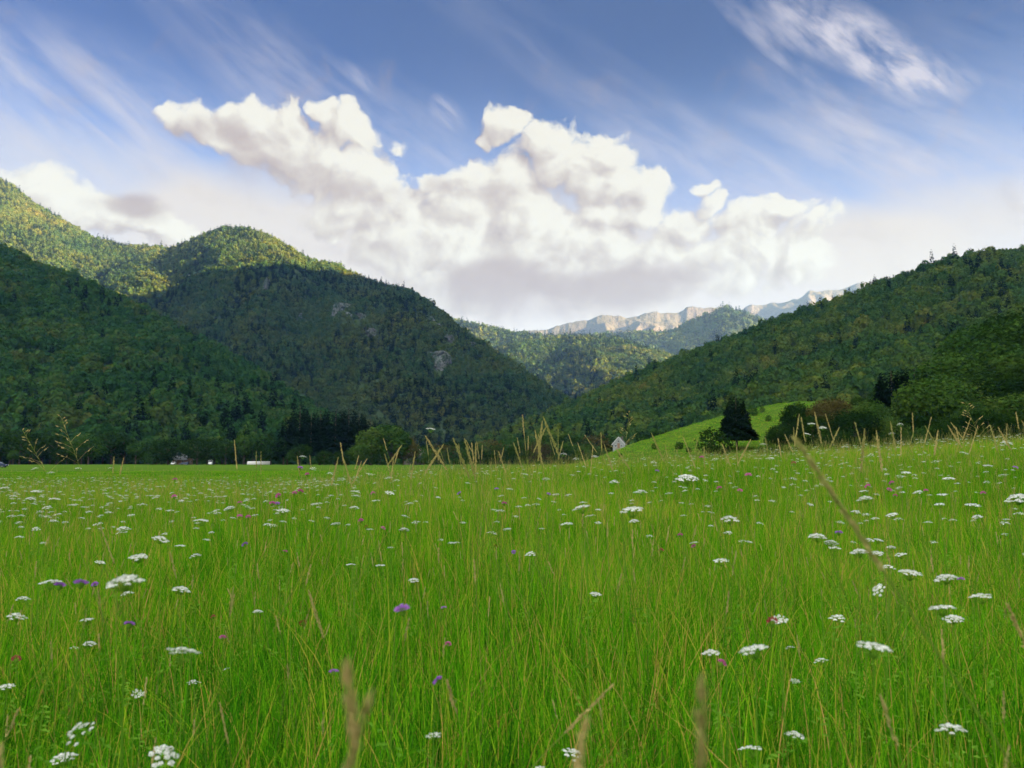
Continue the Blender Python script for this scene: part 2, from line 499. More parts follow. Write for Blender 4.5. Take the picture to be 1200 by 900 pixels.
class Ridge:
    """a hill as a height field over (a = x / y, y): foot line, crest line and a back slope"""
    def __init__(s, crest, foot, back, tree=0.0, prof=1.0, rough=0.06, spur=0.05, fs=260.0, seed=0.0, z0=-3.0, alim=None, jag=0.0):
        # crest: (px, py, Y)
        s.a = np.array([px_to_a(p[0], p[1]) for p in crest])
        pts = [at(*p) for p in crest]
        s.Yc = np.array([p[2] for p in crest], dtype=float)
        s.zc = np.array([q.z for q in pts]) - tree; s.jag = jag
        s.foot, s.back, s.prof, s.rough, s.spur, s.fs, s.seed, s.z0 = foot, back, prof, rough, spur, fs, seed, z0
        s.alim = alim or (s.a[0], s.a[-1])
    def zfun(s, a, Y):
        zc = np.interp(a, s.a, s.zc); Yc = np.interp(a, s.a, s.Yc)
        Y0 = np.interp(a, [k[0] for k in s.foot], [k[1] for k in s.foot])
        x = a * Y
        h = np.maximum(zc - s.z0, 0.0)
        t = np.clip((Y - Y0) / (Yc - Y0), 0, 1)
        # spurs and gullies run down the slope
        g = ridged(x / s.fs + s.seed, Y / (s.fs * 2.2) + s.seed * 1.7, 4) - 0.62
        f = fbm(x / (s.fs * 0.45) + s.seed, Y / (s.fs * 0.45), 5)
        front = s.z0 + h * t ** s.prof
        mid = t * (1 - t) * 4
        front = front + h * (s.spur * g * 2.2 + s.rough * f) * mid
        if s.jag: front = front + s.jag * (ridged(a * 36 + s.seed, Y / 260 + s.seed, 4, .6) - .6) * t ** 7
        tb = np.clip((Y - Yc) / s.back, 0, 1)
        bk = s.z0 + h * (1 - sstep(0, 1, tb)) + h * 0.10 * f * tb * (1 - tb) * 4
        return np.where(Y <= Yc, front, bk)
    def build(s, name, mat, na=260, ny=90, label=None):
        A = np.linspace(s.alim[0], s.alim[1], na)
        Yc = np.interp(A, s.a, s.Yc)
        Y0 = np.interp(A, [k[0] for k in s.foot], [k[1] for k in s.foot])
        nf = int(ny * 0.78); nb = ny - nf
        tf = np.linspace(0, 1, nf); tb = np.linspace(0, 1, nb + 1)[1:]
        Y = np.concatenate([Y0[:, None] + (Yc - Y0)[:, None] * tf[None, :], Yc[:, None] + s.back * tb[None, :]], axis=1)
        Ag = np.repeat(A[:, None], ny, axis=1)
        Z = s.zfun(Ag, Y)
        s.V = np.stack([Ag * Y, Y, Z], -1).reshape(-1, 3)
        s.F = grid_faces(na, ny)
        s.nf = nf; s.ny = ny; s.na = na
        me = mesh_np(name, s.V, s.F, None, [mat], True)
        o = link(name, me); tag(o, label, None, None, 'structure'); s.o = o
        s.bvh = BVHTree.FromPolygons([tuple(v) for v in s.V], [tuple(f) for f in s.F])
        return o
    def sample(s, n, vmax=1.0, amin=None, amax=None):
        """random points on the slope, area weighted; vmax > 1 reaches over the crest"""
        V = s.V.reshape(s.na, s.ny, 3)
        jmax = min(s.ny - 1, int(s.nf * vmax))
        A0, B0_, C0, D0 = V[:-1, :jmax], V[1:, :jmax], V[1:, 1:jmax + 1], V[:-1, 1:jmax + 1]
        ar = np.linalg.norm(np.cross(C0 - A0, D0 - B0_), axis=-1).ravel() * 0.5
        if amin is not None:
            am = (A0[..., 0] / A0[..., 1]).ravel(); ar = ar * ((am > amin) & (am < amax))
        cs = np.cumsum(ar); tot = cs[-1]
        idx = np.searchsorted(cs, rng.random(n) * tot)
        u = rng.random(n)[:, None]; v = rng.random(n)[:, None]
        A_, B_, C_, D_ = [k.reshape(-1, 3)[idx] for k in (A0, B0_, C0, D0)]
        return (A_ * (1-u) + B_ * u) * (1-v) + (D_ * (1-u) + C_ * u) * v, tot

def foot(*pts):  # (px, Y)
    return [((px - 600) / FOC, Y) for px, Y in pts]

# wooded hill at the left, nearer one
hillA = Ridge([(-900,40,900),(-400,130,1000),(-200,205,1000),(0,284,980),(40,304,960),(80,318,950),(120,334,930),(160,354,910),(200,378,890),(250,404,860),(300,430,820),(340,456,780),(380,484,740),(430,514,700),(480,534,660),(540,546,620)],
              foot((-900,330),(-400,400),(0,440),(300,450),(540,470)), 700, tree=9, rough=.05, spur=.05, fs=170, seed=1.3)
hillA.build('wooded_hill', M['floor'], 260, 90, 'dark wooded hillside sloping down behind the mown field')
# tall mountain behind it: left ridge and the central peak
hillB = Ridge([(-900,-150,2300),(-500,-20,2400),(-200,120,2450),(-60,182,2450),(0,208,2450),(15,215,2450),(40,236,2450),(75,256,2440),(110,276,2430),(150,286,2430),(190,287,2430),(215,292,2430),(260,320,2430),(330,370,2400),(420,440,2350)],
              foot((-900,1100),(0,1200),(200,1300),(420,1500)), 1200, tree=10, rough=.05, spur=.05, fs=420, seed=2.1)
hillB.build('mountain', M['floor'], 220, 90, 'high wooded mountain ridge with sunlit upper slope')
hillC = Ridge([(60,380,2100),(100,342,2100),(130,316,2120),(165,302,2150),(200,290,2160),(222,280,2160),(245,270,2160),(262,265,2150),(280,264,2150),(300,268,2130),(325,279,2100),(345,291,2080),(362,302,2050),(378,306,2020),(395,307,2000),(412,318,1970),(450,331,1880),(480,337,1800),(500,350,1720),(520,365,1650),(540,383,1600),(580,410,1500),(620,435,1420),(655,458,1350),(700,488,1270),(750,520,1200),(800,540,1150)],
              foot((60,1200),(280,1080),(480,1000),(650,960),(800,950)), 900, tree=9, rough=.05, spur=.12, fs=230, seed=5.4, prof=0.92)
hillC.build('mountain', M['floor'], 340, 120, 'steep wooded peak with bare rock faces and sunlit summit')
# hills up the valley
hillD = Ridge([(380,380,3744),(480,372,3744),(530,374,3744),(548,378,3744),(575,383,3744),(600,389,3672),(640,394,3600),(690,396,3600),(735,402,3600),(800,420,3528),(870,450,3456)],
              foot((380,2592),(600,2592),(870,2592)), 1080, tree=6, rough=.06, spur=.07, fs=432, seed=7.7)
hillD.build('far_hill', M['floor'], 160, 60, 'far wooded hill up the valley')
hillE = Ridge([(470,470,3108),(540,428,3108),(580,408,3108),(620,399,3108),(650,397,3108),(680,394,3108),(705,394,3108),(730,398,3066),(755,406,3024),(775,412,2982),(800,424,2940),(840,445,2898),(900,480,2856)],
              foot((470,1932),(650,1890),(900,1932)), 840, tree=6, rough=.09, spur=.12, fs=353, seed=9.2)
hillE.build('far_hill', M['floor'], 200, 80, 'rounded sunlit wooded hill in the middle of the valley')
hillF = Ridge([(560,410,4340),(620,396,4340),(690,393,4340),(742,391,4340),(788,389,4340),(800,381,4340),(812,376,4340),(825,371,4340),(840,364,4340),(850,358.5,4340),(860,362,4340),(875,368,4340),(892,375,4340),(930,392,4340),(1000,420,4340)],
              foot((560,3290),(1000,3290)), 1120, tree=4, rough=.08, spur=.09, fs=350, seed=11.1)
hillF.build('far_hill', M['floor'], 200, 70, 'blue pointed hill in front of the bare rock peaks')
hillG = Ridge([(520,396,6072),(600,390,6072),(640,386,6072),(665,380,6072),(690,374,6072),(700,369,6072),(716,371,6072),(733,373,6072),(745,370,6072),(755,368,6072),(768,366,6072),(778,368,6072),(795,366,6072),(805,361,6072),(815,359,6072),(835,361,6072),(850,368,6072),(900,380,6138),(960,395,6138)],
              foot((520,4818),(960,4818)), 1320, rough=.15, spur=.30, fs=640, seed=13.5, jag=50)
hillG.build('rock_mountain', M['rock'], 520, 150, 'pale bare rock mountains closing the valley')
hillH = Ridge([(780,400,6930),(840,371,6930),(870,363,6930),(880,358,6930),(892,358,6930),(905,355,6930),(915,356,6930),(935,350,6930),(948,342,6930),(956,343,6930),(965,341,6930),(990,338,6930),(1010,330,6930),(1040,335,6930),(1100,350,6930),(1200,380,6930),(1300,420,6930)],
              foot((780,5412),(1300,5412)), 1320, rough=.15, spur=.30, fs=700, seed=15.2, jag=54)
hillH.build('rock_mountain', M['rock'], 420, 120, 'pale bare rock ridge above the wooded right hill')
# the long wooded hill at the right and its nearer shoulder
hillI = Ridge([(440,548,1080),(500,536,1080),(540,524,1070),(560,516,1060),(600,500,1050),(640,482,1040),(700,456,1030),(760,429,1020),(800,414,1010),(850,396,1000),(900,375,990),(950,357,980),(1000,342,970),(1020,330,965),(1060,319,960),(1090,306,955),(1120,298,950),(1150,292,945),(1200,288,930),(1300,268,900),(1450,215,860),(1700,110,800),(2100,-60,740)],
              foot((440,560),(700,540),(900,520),(1200,470),(1700,400),(2100,380)), 700, tree=9, rough=.075, spur=.10, fs=190, seed=17.9, prof=0.95)
hillI.build('wooded_hill', M['floor'], 340, 100, 'long wooded hill rising to the right with yellowish crowns')
hillJ = Ridge([(560,548,640),(640,538,640),(690,517,640),(745,492,640),(790,476,640),(830,460,640),(870,444,640),(900,434,640),(950,418,640),(1000,405,640),(1100,380,640),(1200,355,640),(1400,310,600),(1700,250,560)],
              foot((560,480),(700,440),(900,420),(1200,380),(1700,330)), 330, tree=9, rough=.06, spur=.06, fs=130, seed=19.3)
hillJ.build('wooded_hill', M['floor'], 240, 70, 'nearer wooded shoulder of the right hill')
# dark wood close on the right stands on this slope
hillK = Ridge([(900,548,250),(930,546,250),(1000,532,250),(1040,520,252),(1080,508,255),(1120,494,260),(1160,478,265),(1200,460,270),(1300,415,275),(1500,340,280),(1800,250,280)],
              foot((900,165),(1000,150),(1200,132),(1500,120),(1800,115)), 200, tree=0, rough=.03, spur=.03, fs=60, seed=21.7)
hillK.build('wooded_slope', M['floor'], 140, 60, 'near slope that carries the dark wood')
# open grassy hill
hillL = Ridge([(640,549,300),(680,543,300),(700,537,300),(715,531,300),(740,521,300),(780,508,300),(820,495,300),(860,484,300),(905,474,300),(930,471,300),(970,470,300),(1040,476,300),(1100,490,300),(1160,520,300)],
              foot((640,200),(720,175),(860,160),(1000,160),(1160,180)), 160, rough=.03, spur=.02, fs=60, seed=23.1, prof=1.15, z0=-1.0)
hillL.build('grassy_hill', M['pasture'], 160, 60, 'bright green open pasture hill before the wooded slope')
RIDGES = [hillA, hillB, hillC, hillD, hillE, hillF, hillG, hillH, hillI, hillJ, hillK, hillL]

# the mountain on the sunny side of the valley, beyond the frame, whose shadow lies on the valley
cx = np.linspace(700, 3000, 70); cy = np.linspace(-2600, 2300, 120)
CX, CY = np.meshgrid(cx, cy, indexing='ij')
prof = 1 - sstep(1250, 2050, CY)
top = CAST_H * (1 + 0.07 * fbm(CY / 420 + 3.3, CY * 0 + .5, 3)) * prof
CZ = -4 + top * np.exp(-(np.abs(CX - 1750) / np.where(CX < 1750, 560, 700)) ** 2) * (1 + 0.10 * fbm(CX / 300, CY / 300, 4) * (np.abs(CX - 1750) / 400).clip(0, 1))
cme = mesh_np('mountain', np.stack([CX, CY, CZ], -1).reshape(-1, 3), grid_faces(70, 120), None, [M['floor']], True)
tag(link('mountain', cme), 'wooded mountain on the sunny side of the valley', None, None, 'structure')

def terrain_z(x, y):
    z = float(ground_z(np.array([x]), np.array([y]))[0])
    for r in RIDGES:
        h = r.bvh.ray_cast(Vector((x, y, 5000)), Vector((0, 0, -1)))
        if h[0] is not None: z = max(z, h[0].z)
    return z

# ------------------------------------------------------------------ valley air
hm = new_mat('valley_air'); hn = hm.node_tree
pv = hn.nodes.new('ShaderNodeVolumePrincipled')
pv.inputs['Color'].default_value = (0.22, 0.45, 1.0, 1)
pv.inputs['Density'].default_value = HAZE_D
pv.inputs['Anisotropy'].default_value = 0.1
for k in ('Density Attribute', 'Color Attribute', 'Temperature Attribute'):
    pv.inputs[k].default_value = ''
ho = hn.nodes.new('ShaderNodeOutputMaterial'); hn.links.new(pv.outputs[0], ho.inputs['Volume'])
hb = MB(); hb.box((0, 3400, 791), (26100, 12990, 1598))
hz = tag(link('haze', hb.build('haze', hm)), 'thin blue evening haze filling the valley', None, None, 'stuff')
# ------------------------------------------------------------------ leaves and crowns
def quads(centers, normals, size, aspect=1.0, r=None):
    """one leaf-clump face per centre, facing its normal, turned at random"""
    n = len(centers)
    r = r or rng
    t = r.normal(size=(n, 3)); t -= normals * np.sum(t * normals, axis=1)[:, None]
    t /= np.linalg.norm(t, axis=1)[:, None] + 1e-9
    b = np.cross(normals, t)
    s = np.broadcast_to(np.asarray(size, dtype=float), (n,))[:, None]
    c = centers
    k = r.uniform(0.7, 1.3, (n, 4, 1))
    v = np.stack([c - t * s * k[:, 0] , c + b * s * aspect * k[:, 1], c + t * s * k[:, 2], c - b * s * aspect * k[:, 3]], axis=1)
    # a slight fold so that the faces do not read as cards
    v[:, 1] += normals * s * 0.25; v[:, 3] += normals * s * 0.25
    f = np.arange(n * 4).reshape(n, 4)
    return v.reshape(-1, 3), f

def crown_broad(n, rx, rz, lumps=11, leaf=0.5, seed=0, squash_low=0.6, jitter=0.75, scat=(.82, 1.12)):
    """leaf clumps on the skins of several overlapping lumps; uneven outline with gaps"""
    r = np.random.default_rng(seed)
    L, Rr = [], []
    for i in range(lumps):
        th = i * 2.399 + r.uniform(-.4, .4); ph = r.uniform(-0.45, 1.0)
        rad = math.sqrt(max(0.0, 1 - (ph * 0.9) ** 2)) * r.uniform(.45, .72)
        L.append((math.cos(th) * rad * rx, math.sin(th) * rad * rx, ph * rz * r.uniform(.5, .72)))
        Rr.append(r.uniform(.26, .58) * min(rx, rz))
    L.append((0, 0, rz * .1)); Rr.append(0.62 * min(rx, rz))
    L = np.array(L); Rr = np.array(Rr)
    pr = Rr ** 2 / np.sum(Rr ** 2)
    k = r.choice(len(L), size=n * 2, p=pr)
    d = r.normal(size=(n * 2, 3)); d /= np.linalg.norm(d, axis=1)[:, None]
    p = L[k] + d * (Rr[k] * r.uniform(*scat, n * 2))[:, None]
    dist = np.linalg.norm(p[:, None, :] - L[None], axis=2) / Rr[None]
    dist[np.arange(n * 2), k] = 9
    keep = dist.min(axis=1) > 0.72
    p, d, k = p[keep][:n], d[keep][:n], k[keep][:n]
    low = p[:, 2] < -rz * squash_low
    p, d, k = p[~low], d[~low], k[~low]
    nr = d + r.normal(size=d.shape) * jitter * 0.5; nr[:, 2] += 0.25
    nr /= np.linalg.norm(nr, axis=1)[:, None]
    v, f = quads(p, nr, leaf * r.uniform(.7, 1.3, len(p)), 0.8, r)
    lump_t = r.uniform(0.2, 0.8, len(L))[k] + r.normal(size=len(p)) * .12
    return v, f, np.repeat(lump_t, 4)

def crown_fir(n, rad, h, seed=0, leaf=0.5, base=0.06):
    """tiers of drooping sprays round a straight stem"""
    r = np.random.default_rng(seed)
    t = 1 - np.sqrt(r.random(n)) * (1 - base) ; t = np.clip(t, base, 1)
    tier = (np.round(t * 22) + r.uniform(-.34, .34, n)) / 22
    th = r.uniform(0, 2 * math.pi, n)
    lobes = 1 + .30 * np.sin(th * 5 + tier * 40) + .22 * np.sin(th * 3 + tier * 23)
    rr = rad * (1 - t) ** 1.0 * 1.12 * (0.72 + 0.28 * np.clip(t / .22, 0, 1)) * lobes * np.sqrt(r.uniform(.12, 1.0, n)) + 0.1
    z = h * tier - rr * 0.22 + r.normal(size=n) * h * .008
    p = np.stack([np.cos(th) * rr, np.sin(th) * rr, np.maximum(z, 0.2)], 1)
    nr = np.stack([np.cos(th) * .55, np.sin(th) * .55, np.full(n, .9)], 1) + r.normal(size=(n, 3)) * .35
    nr /= np.linalg.norm(nr, axis=1)[:, None]
    v, f = quads(p, nr, leaf * (0.55 + .6 * (1 - t)), 0.5, r)
    # the bare leader at the tip
    return v, f, np.repeat(r.uniform(.2, .8, n), 4)

def mat_foliage(name, stops, patch=0.02, trans=0.3, loc=True, amt=0.5):
    m = new_mat(name)
    t = attr('tint')
    rnd = obj_info('Random')
    if loc:
        ptc = noise(obj_info('Location'), patch, 3.0, 0.6)
        f = t * 0.22 + rnd * 0.26 + (ptc - 0.5) * (amt * 2.0) + 0.24
    else:
        f = t * 0.55 + rnd * 0.35 + 0.05
    c = ramp(f, stops)
    out(m, leafy(c, trans)); return m

F_LEFT = mat_foliage('wood_leaves', [(0.05, (0.0093, 0.0371, 0.0149)), (0.35, (0.0185, 0.0612, 0.0167)), (0.55, (0.0335, 0.0836, 0.0185)), (0.75, (0.0650, 0.0976, 0.0204)), (0.95, (0.1115, 0.0976, 0.0279))], 0.016)
F_RIGHT = mat_foliage('hill_leaves', [(0.05, (0.0139, 0.0433, 0.0156)), (0.30, (0.0260, 0.0694, 0.0174)), (0.5, (0.0433, 0.0910, 0.0156)), (0.72, (0.0868, 0.1231, 0.0174)), (0.95, (0.1213, 0.1171, 0.0217))], 0.012, amt=0.75)
F_MTN = mat_foliage('mountain_leaves', [(0.05, (0.009, 0.036, 0.022)), (0.4, (0.029, 0.066, 0.022)), (0.7, (0.066, 0.090, 0.020)), (1.0, (0.115, 0.105, 0.024))], 0.006)
F_FIR = mat_foliage('fir_needles', [(0.1, (0.0017, 0.0063, 0.0040)), (0.5, (0.0032, 0.0104, 0.0052)), (0.9, (0.0058, 0.0150, 0.0058))], trans=0.12, loc=False)
F_TREE = mat_foliage('tree_leaves', [(0.1, (0.0128, 0.0400, 0.0080)), (0.4, (0.0256, 0.0680, 0.0112)), (0.65, (0.0480, 0.1000, 0.0144)), (0.9, (0.0800, 0.1200, 0.0176))], loc=False)
F_DARK = mat_foliage('dark_leaves', [(0.1, (0.0055, 0.0187, 0.0044)), (0.45, (0.0121, 0.0341, 0.0055)), (0.75, (0.0264, 0.0578, 0.0077)), (0.95, (0.0413, 0.0743, 0.0099))], loc=False)
F_RUST = mat_foliage('rusty_leaves', [(0.1, (0.0315, 0.0280, 0.0098)), (0.5, (0.0595, 0.0525, 0.0154)), (0.9, (0.0910, 0.0840, 0.0210))], loc=False)
def mat_bark():
    m = new_mat('bark'); p = obj_coord()
    n = noise(vmath('MULTIPLY', p, (3, 3, 0.6)), 2.0, 5.0, 0.65)
    out(m, principled(ramp(n, [(0.3, (0.035, 0.026, 0.018)), (0.7, (0.12, 0.095, 0.07))]), 0.9, 0.1, n, 0.03)); return m
M['bark'] = mat_bark()

# ------------------------------------------------------------------ scattering for masses
def gn_scatter(name, pts, rot, scl, idx, protos, label, kind='stuff', scl_z=None):
    """one object whose points carry copies of the prototypes (kept outside the scene)"""
    lib = bpy.data.collections.new(name + '_kinds')
    for k, me in enumerate(protos):
        lib.objects.link(bpy.data.objects.new('%s_kind_%02d' % (name, k), me))
    me = bpy.data.meshes.new(name)
    n = len(pts)
    me.vertices.add(n); me.vertices.foreach_set('co', np.asarray(pts, dtype=np.float32).ravel())
    a = me.attributes.new('rot', 'FLOAT_VECTOR', 'POINT'); a.data.foreach_set('vector', np.asarray(rot, dtype=np.float32).ravel())
    s = np.stack([scl, scl, scl if scl_z is None else scl_z], 1)
    a = me.attributes.new('scl', 'FLOAT_VECTOR', 'POINT'); a.data.foreach_set('vector', s.astype(np.float32).ravel())
    a = me.attributes.new('kind_index', 'INT', 'POINT'); a.data.foreach_set('value', np.asarray(idx, dtype=np.int32))
    o = link(name, me); tag(o, label, None, None, kind)
    ng = bpy.data.node_groups.new(name, 'GeometryNodeTree')
    ng.interface.new_socket('Geometry', in_out='INPUT', socket_type='NodeSocketGeometry')
    ng.interface.new_socket('Geometry', in_out='OUTPUT', socket_type='NodeSocketGeometry')
    gi = ng.nodes.new('NodeGroupInput'); go = ng.nodes.new('NodeGroupOutput')
    iop = ng.nodes.new('GeometryNodeInstanceOnPoints')
    ci = ng.nodes.new('GeometryNodeCollectionInfo'); ci.inputs['Collection'].default_value = lib
    ci.inputs['Separate Children'].default_value = True; ci.inputs['Reset Children'].default_value = True
    def na(nm, t):
        k = ng.nodes.new('GeometryNodeInputNamedAttribute'); k.data_type = t; k.inputs['Name'].default_value = nm
        return [q for q in k.outputs if q.enabled][0]
    ng.links.new(gi.outputs[0], iop.inputs['Points'])
    ng.links.new(ci.outputs[0], iop.inputs['Instance'])
    iop.inputs['Pick Instance'].default_value = True
    ng.links.new(na('kind_index', 'INT'), iop.inputs['Instance Index'])
    e2r = ng.nodes.new('FunctionNodeEulerToRotation')
    ng.links.new(na('rot', 'FLOAT_VECTOR'), e2r.inputs[0])
    ng.links.new(e2r.outputs[0], iop.inputs['Rotation'])
    ng.links.new(na('scl', 'FLOAT_VECTOR'), iop.inputs['Scale'])
    ng.links.new(iop.outputs[0], go.inputs[0])
    md = o.modifiers.new('scatter', 'NODES'); md.node_group = ng
    return o

# ------------------------------------------------------------------ the woods on the hills
def broad_proto(nm, n, rx, rz, mat, leaf, seed, trunk=0.0):
    v, f, t = crown_broad(n, rx, rz, 6, leaf, seed, jitter=0.35)
    v = v + np.array([0, 0, rz * 0.55 + trunk])
    return mesh_np(nm, v, f, {'tint': t}, [mat])
def fir_proto(nm, n, rad, h, mat, leaf, seed):
    v, f, t = crown_fir(n, rad, h, seed, leaf)
    return mesh_np(nm, v, f, {'tint': t}, [mat])

def wood(ridge, name, label, dens, mat, size, faces, firs=0.12, vmax=1.1, amin=None, amax=None, avoid=None, leafk=1.0, cull=None):
    _, tot = ridge.sample(4, vmax, amin, amax)
    n = int(tot * dens)
    P_, _ = ridge.sample(n, vmax, amin, amax)
    if avoid is not None: P_ = P_[~avoid(P_)]
    if cull is not None: P_ = P_[cull(P_)]
    n = len(P_)
    protos = [broad_proto(name + '_leaf', faces, 1.0, 0.95 + .12 * k, mat, 0.20 * leafk, 100 + k) for k in range(5)]
    protos += [fir_proto(name + '_fir', faces, 0.62, 3.2, F_FIR, 0.22 * leafk, 200 + k) for k in range(2)]
    fn = fbm(P_[:, 0] / 120 + 3, P_[:, 1] / 160, 3)
    isf = rng.random(n) < np.clip(firs * (1 + 2.2 * fn), 0, 1)
    idx = np.where(isf, 5 + rng.integers(0, 2, n), rng.integers(0, 5, n))
    s = size * np.clip(rng.lognormal(-.05, .27, n), .45, 1.7) * np.where(isf, .9, 1.0)
    rot = np.zeros((n, 3)); rot[:, 2] = rng.uniform(0, 6.283, n); rot[:, 0] = rng.normal(0, .06, n); rot[:, 1] = rng.normal(0, .06, n)
    P_ = P_ - np.array([0, 0, 0.8])
    o = gn_scatter(name, P_, rot, s, idx, protos, label, 'stuff', s * rng.uniform(.9, 1.35, n))
    print(name, n)
    return o

# places where bare rock breaks the wood: px, py, half width, half height, Y guess is found on the slope
CLIFFS = [(397,368,11,14),(423,375,8,8),(434,391,8,9),(407,372,5,9),(515,428,12,17),(503,377,5,7),(513,386,4,8),(525,398,7,9),(311,338,4,13),(553,404,4,4),(352,372,2.5,6)]
def slope_hit(px, py, ridge):
    d = ray(px, py); h = ridge.bvh.ray_cast(Vector((0, 0, CAM_Z)), d)
    return h[0], h[1]
cliff_pts = []
for (px, py, a, b) in CLIFFS:
    q, nrm = slope_hit(px, py, hillC)
    if q is not None: cliff_pts.append((q, nrm, a * .8 * q.y / FOC, b * .85 * q.y / FOC))
def near_cliff(P_):
    bad = np.zeros(len(P_), bool)
    for q, nrm, a, b in cliff_pts:
        dx = (P_[:, 0] - q.x) / (a * 1.0); dz = (P_[:, 2] + 6 - q.z) / (b * 1.05)
        bad |= (dx * dx + dz * dz) < .5
        # trees standing just in front would hide the face
        dz2 = (P_[:, 2] + 6 - (q.z - b * 0.9)) / (b * .35)
        bad |= ((dx / .6) ** 2 + dz2 ** 2) < 1.0
    return bad

AM = (-0.78, 0.78)
wood(hillA, 'hillside_wood', 'dense dark green wood covering the hillside behind the mown field', 1/32., F_LEFT, 4.5, 200, .08, 1.08, *AM)
wood(hillB, 'mountain_wood', 'forest covering the high mountain ridge whose upper part is in the sun', 1/42., F_MTN, 4.8, 80, .30, 1.05, *AM, leafk=1.2)
wood(hillC, 'mountain_wood', 'forest covering the steep peak with rock faces', 1/38., F_MTN, 4.6, 80, .30, 1.06, *AM, avoid=near_cliff, leafk=1.2)
wood(hillD, 'far_wood', 'far wood on the pale hill at the head of the valley', 1/110., F_MTN, 7.5, 36, .3, 1.05, leafk=1.7)
wood(hillE, 'far_wood', 'sunlit wood on the rounded hill in the middle of the valley', 1/75., F_MTN, 6.2, 44, .3, 1.08, leafk=1.6)
wood(hillF, 'far_wood', 'bluish wood on the pointed hill before the rock peaks', 1/240., F_MTN, 10.0, 30, .5, 1.03, leafk=1.8)
wood(hillI, 'hillside_wood', 'long mixed wood with yellowish crowns on the hill at the right', 1/30., F_RIGHT, 4.4, 170, .07, 1.06, *AM)
wood(hillJ, 'hillside_wood', 'mixed wood on the nearer shoulder of the right hill', 1/32., F_RIGHT, 4.6, 200, .05, 1.1, *AM)

# ------------------------------------------------------------------ bare rock faces among the trees
for i, ((q, nrm, a, b), lb) in enumerate(zip(cliff_pts, [
    'tall grey rock face, topmost left of the group high on the steep peak', 'pale rock face beside the tall grey one high on the peak', 'pale rock face lowest of the group high on the peak',
    'thin rock rib between two pale faces high on the peak', 'large pale rock face alone on the lower shoulder of the steep peak', 'small pale rock under the right end of the peak crest',
    'narrow rock streak below the small pale rock near the crest', 'rock streak lowest of the chain under the right crest', 'narrow rock scar below the sunlit summit', 'small rock spot at the far right edge of the steep peak',
    'thin rock scar left of the grey rock faces on the peak'])):
    nu, nv = 40, 46
    U, V_ = np.meshgrid(np.linspace(-1, 1, nu), np.linspace(-1, 1, nv), indexing='ij')
    sd_ = i * 7.3
    rad = np.sqrt(U ** 2 + V_ ** 2)
    edge_ = 1 - sstep(0.62, 1.0, rad + .75 * fbm(U * 1.6 + sd_, V_ * 1.6 + sd_, 3))
    dep = (edge_ * 1.0 - 0.62) * min(a, b) * 1.6 + edge_ * min(a, b) * 1.1 * (ridged(U * 2.6 + sd_, V_ * 0.9, 5, .6) - .5)
    n2 = Vector((nrm.x, nrm.y, 0)).normalized(); n2 = (n2 if n2.y < 0 else -n2)
    side = Vector((0, 0, 1)).cross(n2)
    up = (Vector((0, 0, 1)) * 0.92 - n2 * 0.32).normalized()
    W = np.array(q)[None, None] + U[..., None] * a * 1.15 * np.array(side) + V_[..., None] * b * 1.25 * np.array(up) + (dep[..., None] + 6.0 * edge_[..., None]) * np.array(n2)
    me = mesh_np('rock_face', W.reshape(-1, 3) - np.array(q), grid_faces(nu, nv)[:, ::-1], None, [M['cliff']])
    tag(link('rock_face', me, None, q), lb, 'rock face', 'bare rock faces on the steep peak')
# ------------------------------------------------------------------ single trees
_tree_cache = {}
def tree_meshes(kind, seed, mat, faces):
    """unit tree, 1 m tall, crown and trunk meshes"""
    key = (kind, seed, mat.name, faces)
    if key in _tree_cache: return _tree_cache[key]
    r = np.random.default_rng(seed)
    tb = MB()
    if kind == 'fir':
        v, f, t = crown_fir(int(faces * 1.5), 0.20, 1.0, seed, 0.034, 0.02)
        tb.tube([(0,0,-.03),(0,0,.3),(0.004,0,.7),(0,0,.99)], [.020,.015,.008,.002], 7)
        for k in range(10):
            z = .12 + .08 * k; th = k * 2.4; q = .17 * (1 - z) 
            tb.tube([(0,0,z),(math.cos(th)*q*.6,math.sin(th)*q*.6,z-.01),(math.cos(th)*q,math.sin(th)*q,z-.04)], [.004,.003,.001], 4)
    else:
        wide = {'round': .40, 'tall': .28, 'bush': .58}[kind]
        rz = {'round': .42, 'tall': .47, 'bush': .52}[kind]
        v, f, t = crown_broad(faces, wide, rz, {'round': 22, 'tall': 20, 'bush': 20}[kind], .019 if faces > 3000 else (.028 if faces > 900 else .045), seed, squash_low=.97, jitter=.95, scat=(.62, 1.34))
        v = v + np.array([0, 0, .47 if kind == 'round' else (.49 if kind == 'tall' else .40)])
        sc_ = 1.0 / v[:, 2].max(); v = v * np.array([1, 1, sc_])
        tr = .022 if kind != 'bush' else .016
        tb.tube([(0,0,-.03),(.004,.002,.15),(-.006,.004,.4),(.004,-.004,.75)], [tr*1.25,tr,tr*.75,tr*.25], 7)
        for k in range(9):
            th = k * 2.4 + r.uniform(-.3,.3); z = .16 + .05 * k; q = wide * r.uniform(.55,.85)
            tb.tube([(0,0,z),(math.cos(th)*q*.5,math.sin(th)*q*.5,z+.10),(math.cos(th)*q,math.sin(th)*q,z+.20)], [tr*.55,tr*.35,tr*.1], 5)
    _tree_cache[key] = (mesh_np('crown', v, f, {'tint': t}, [mat]), tb.build('trunk', M['bark']))
    return _tree_cache[key]

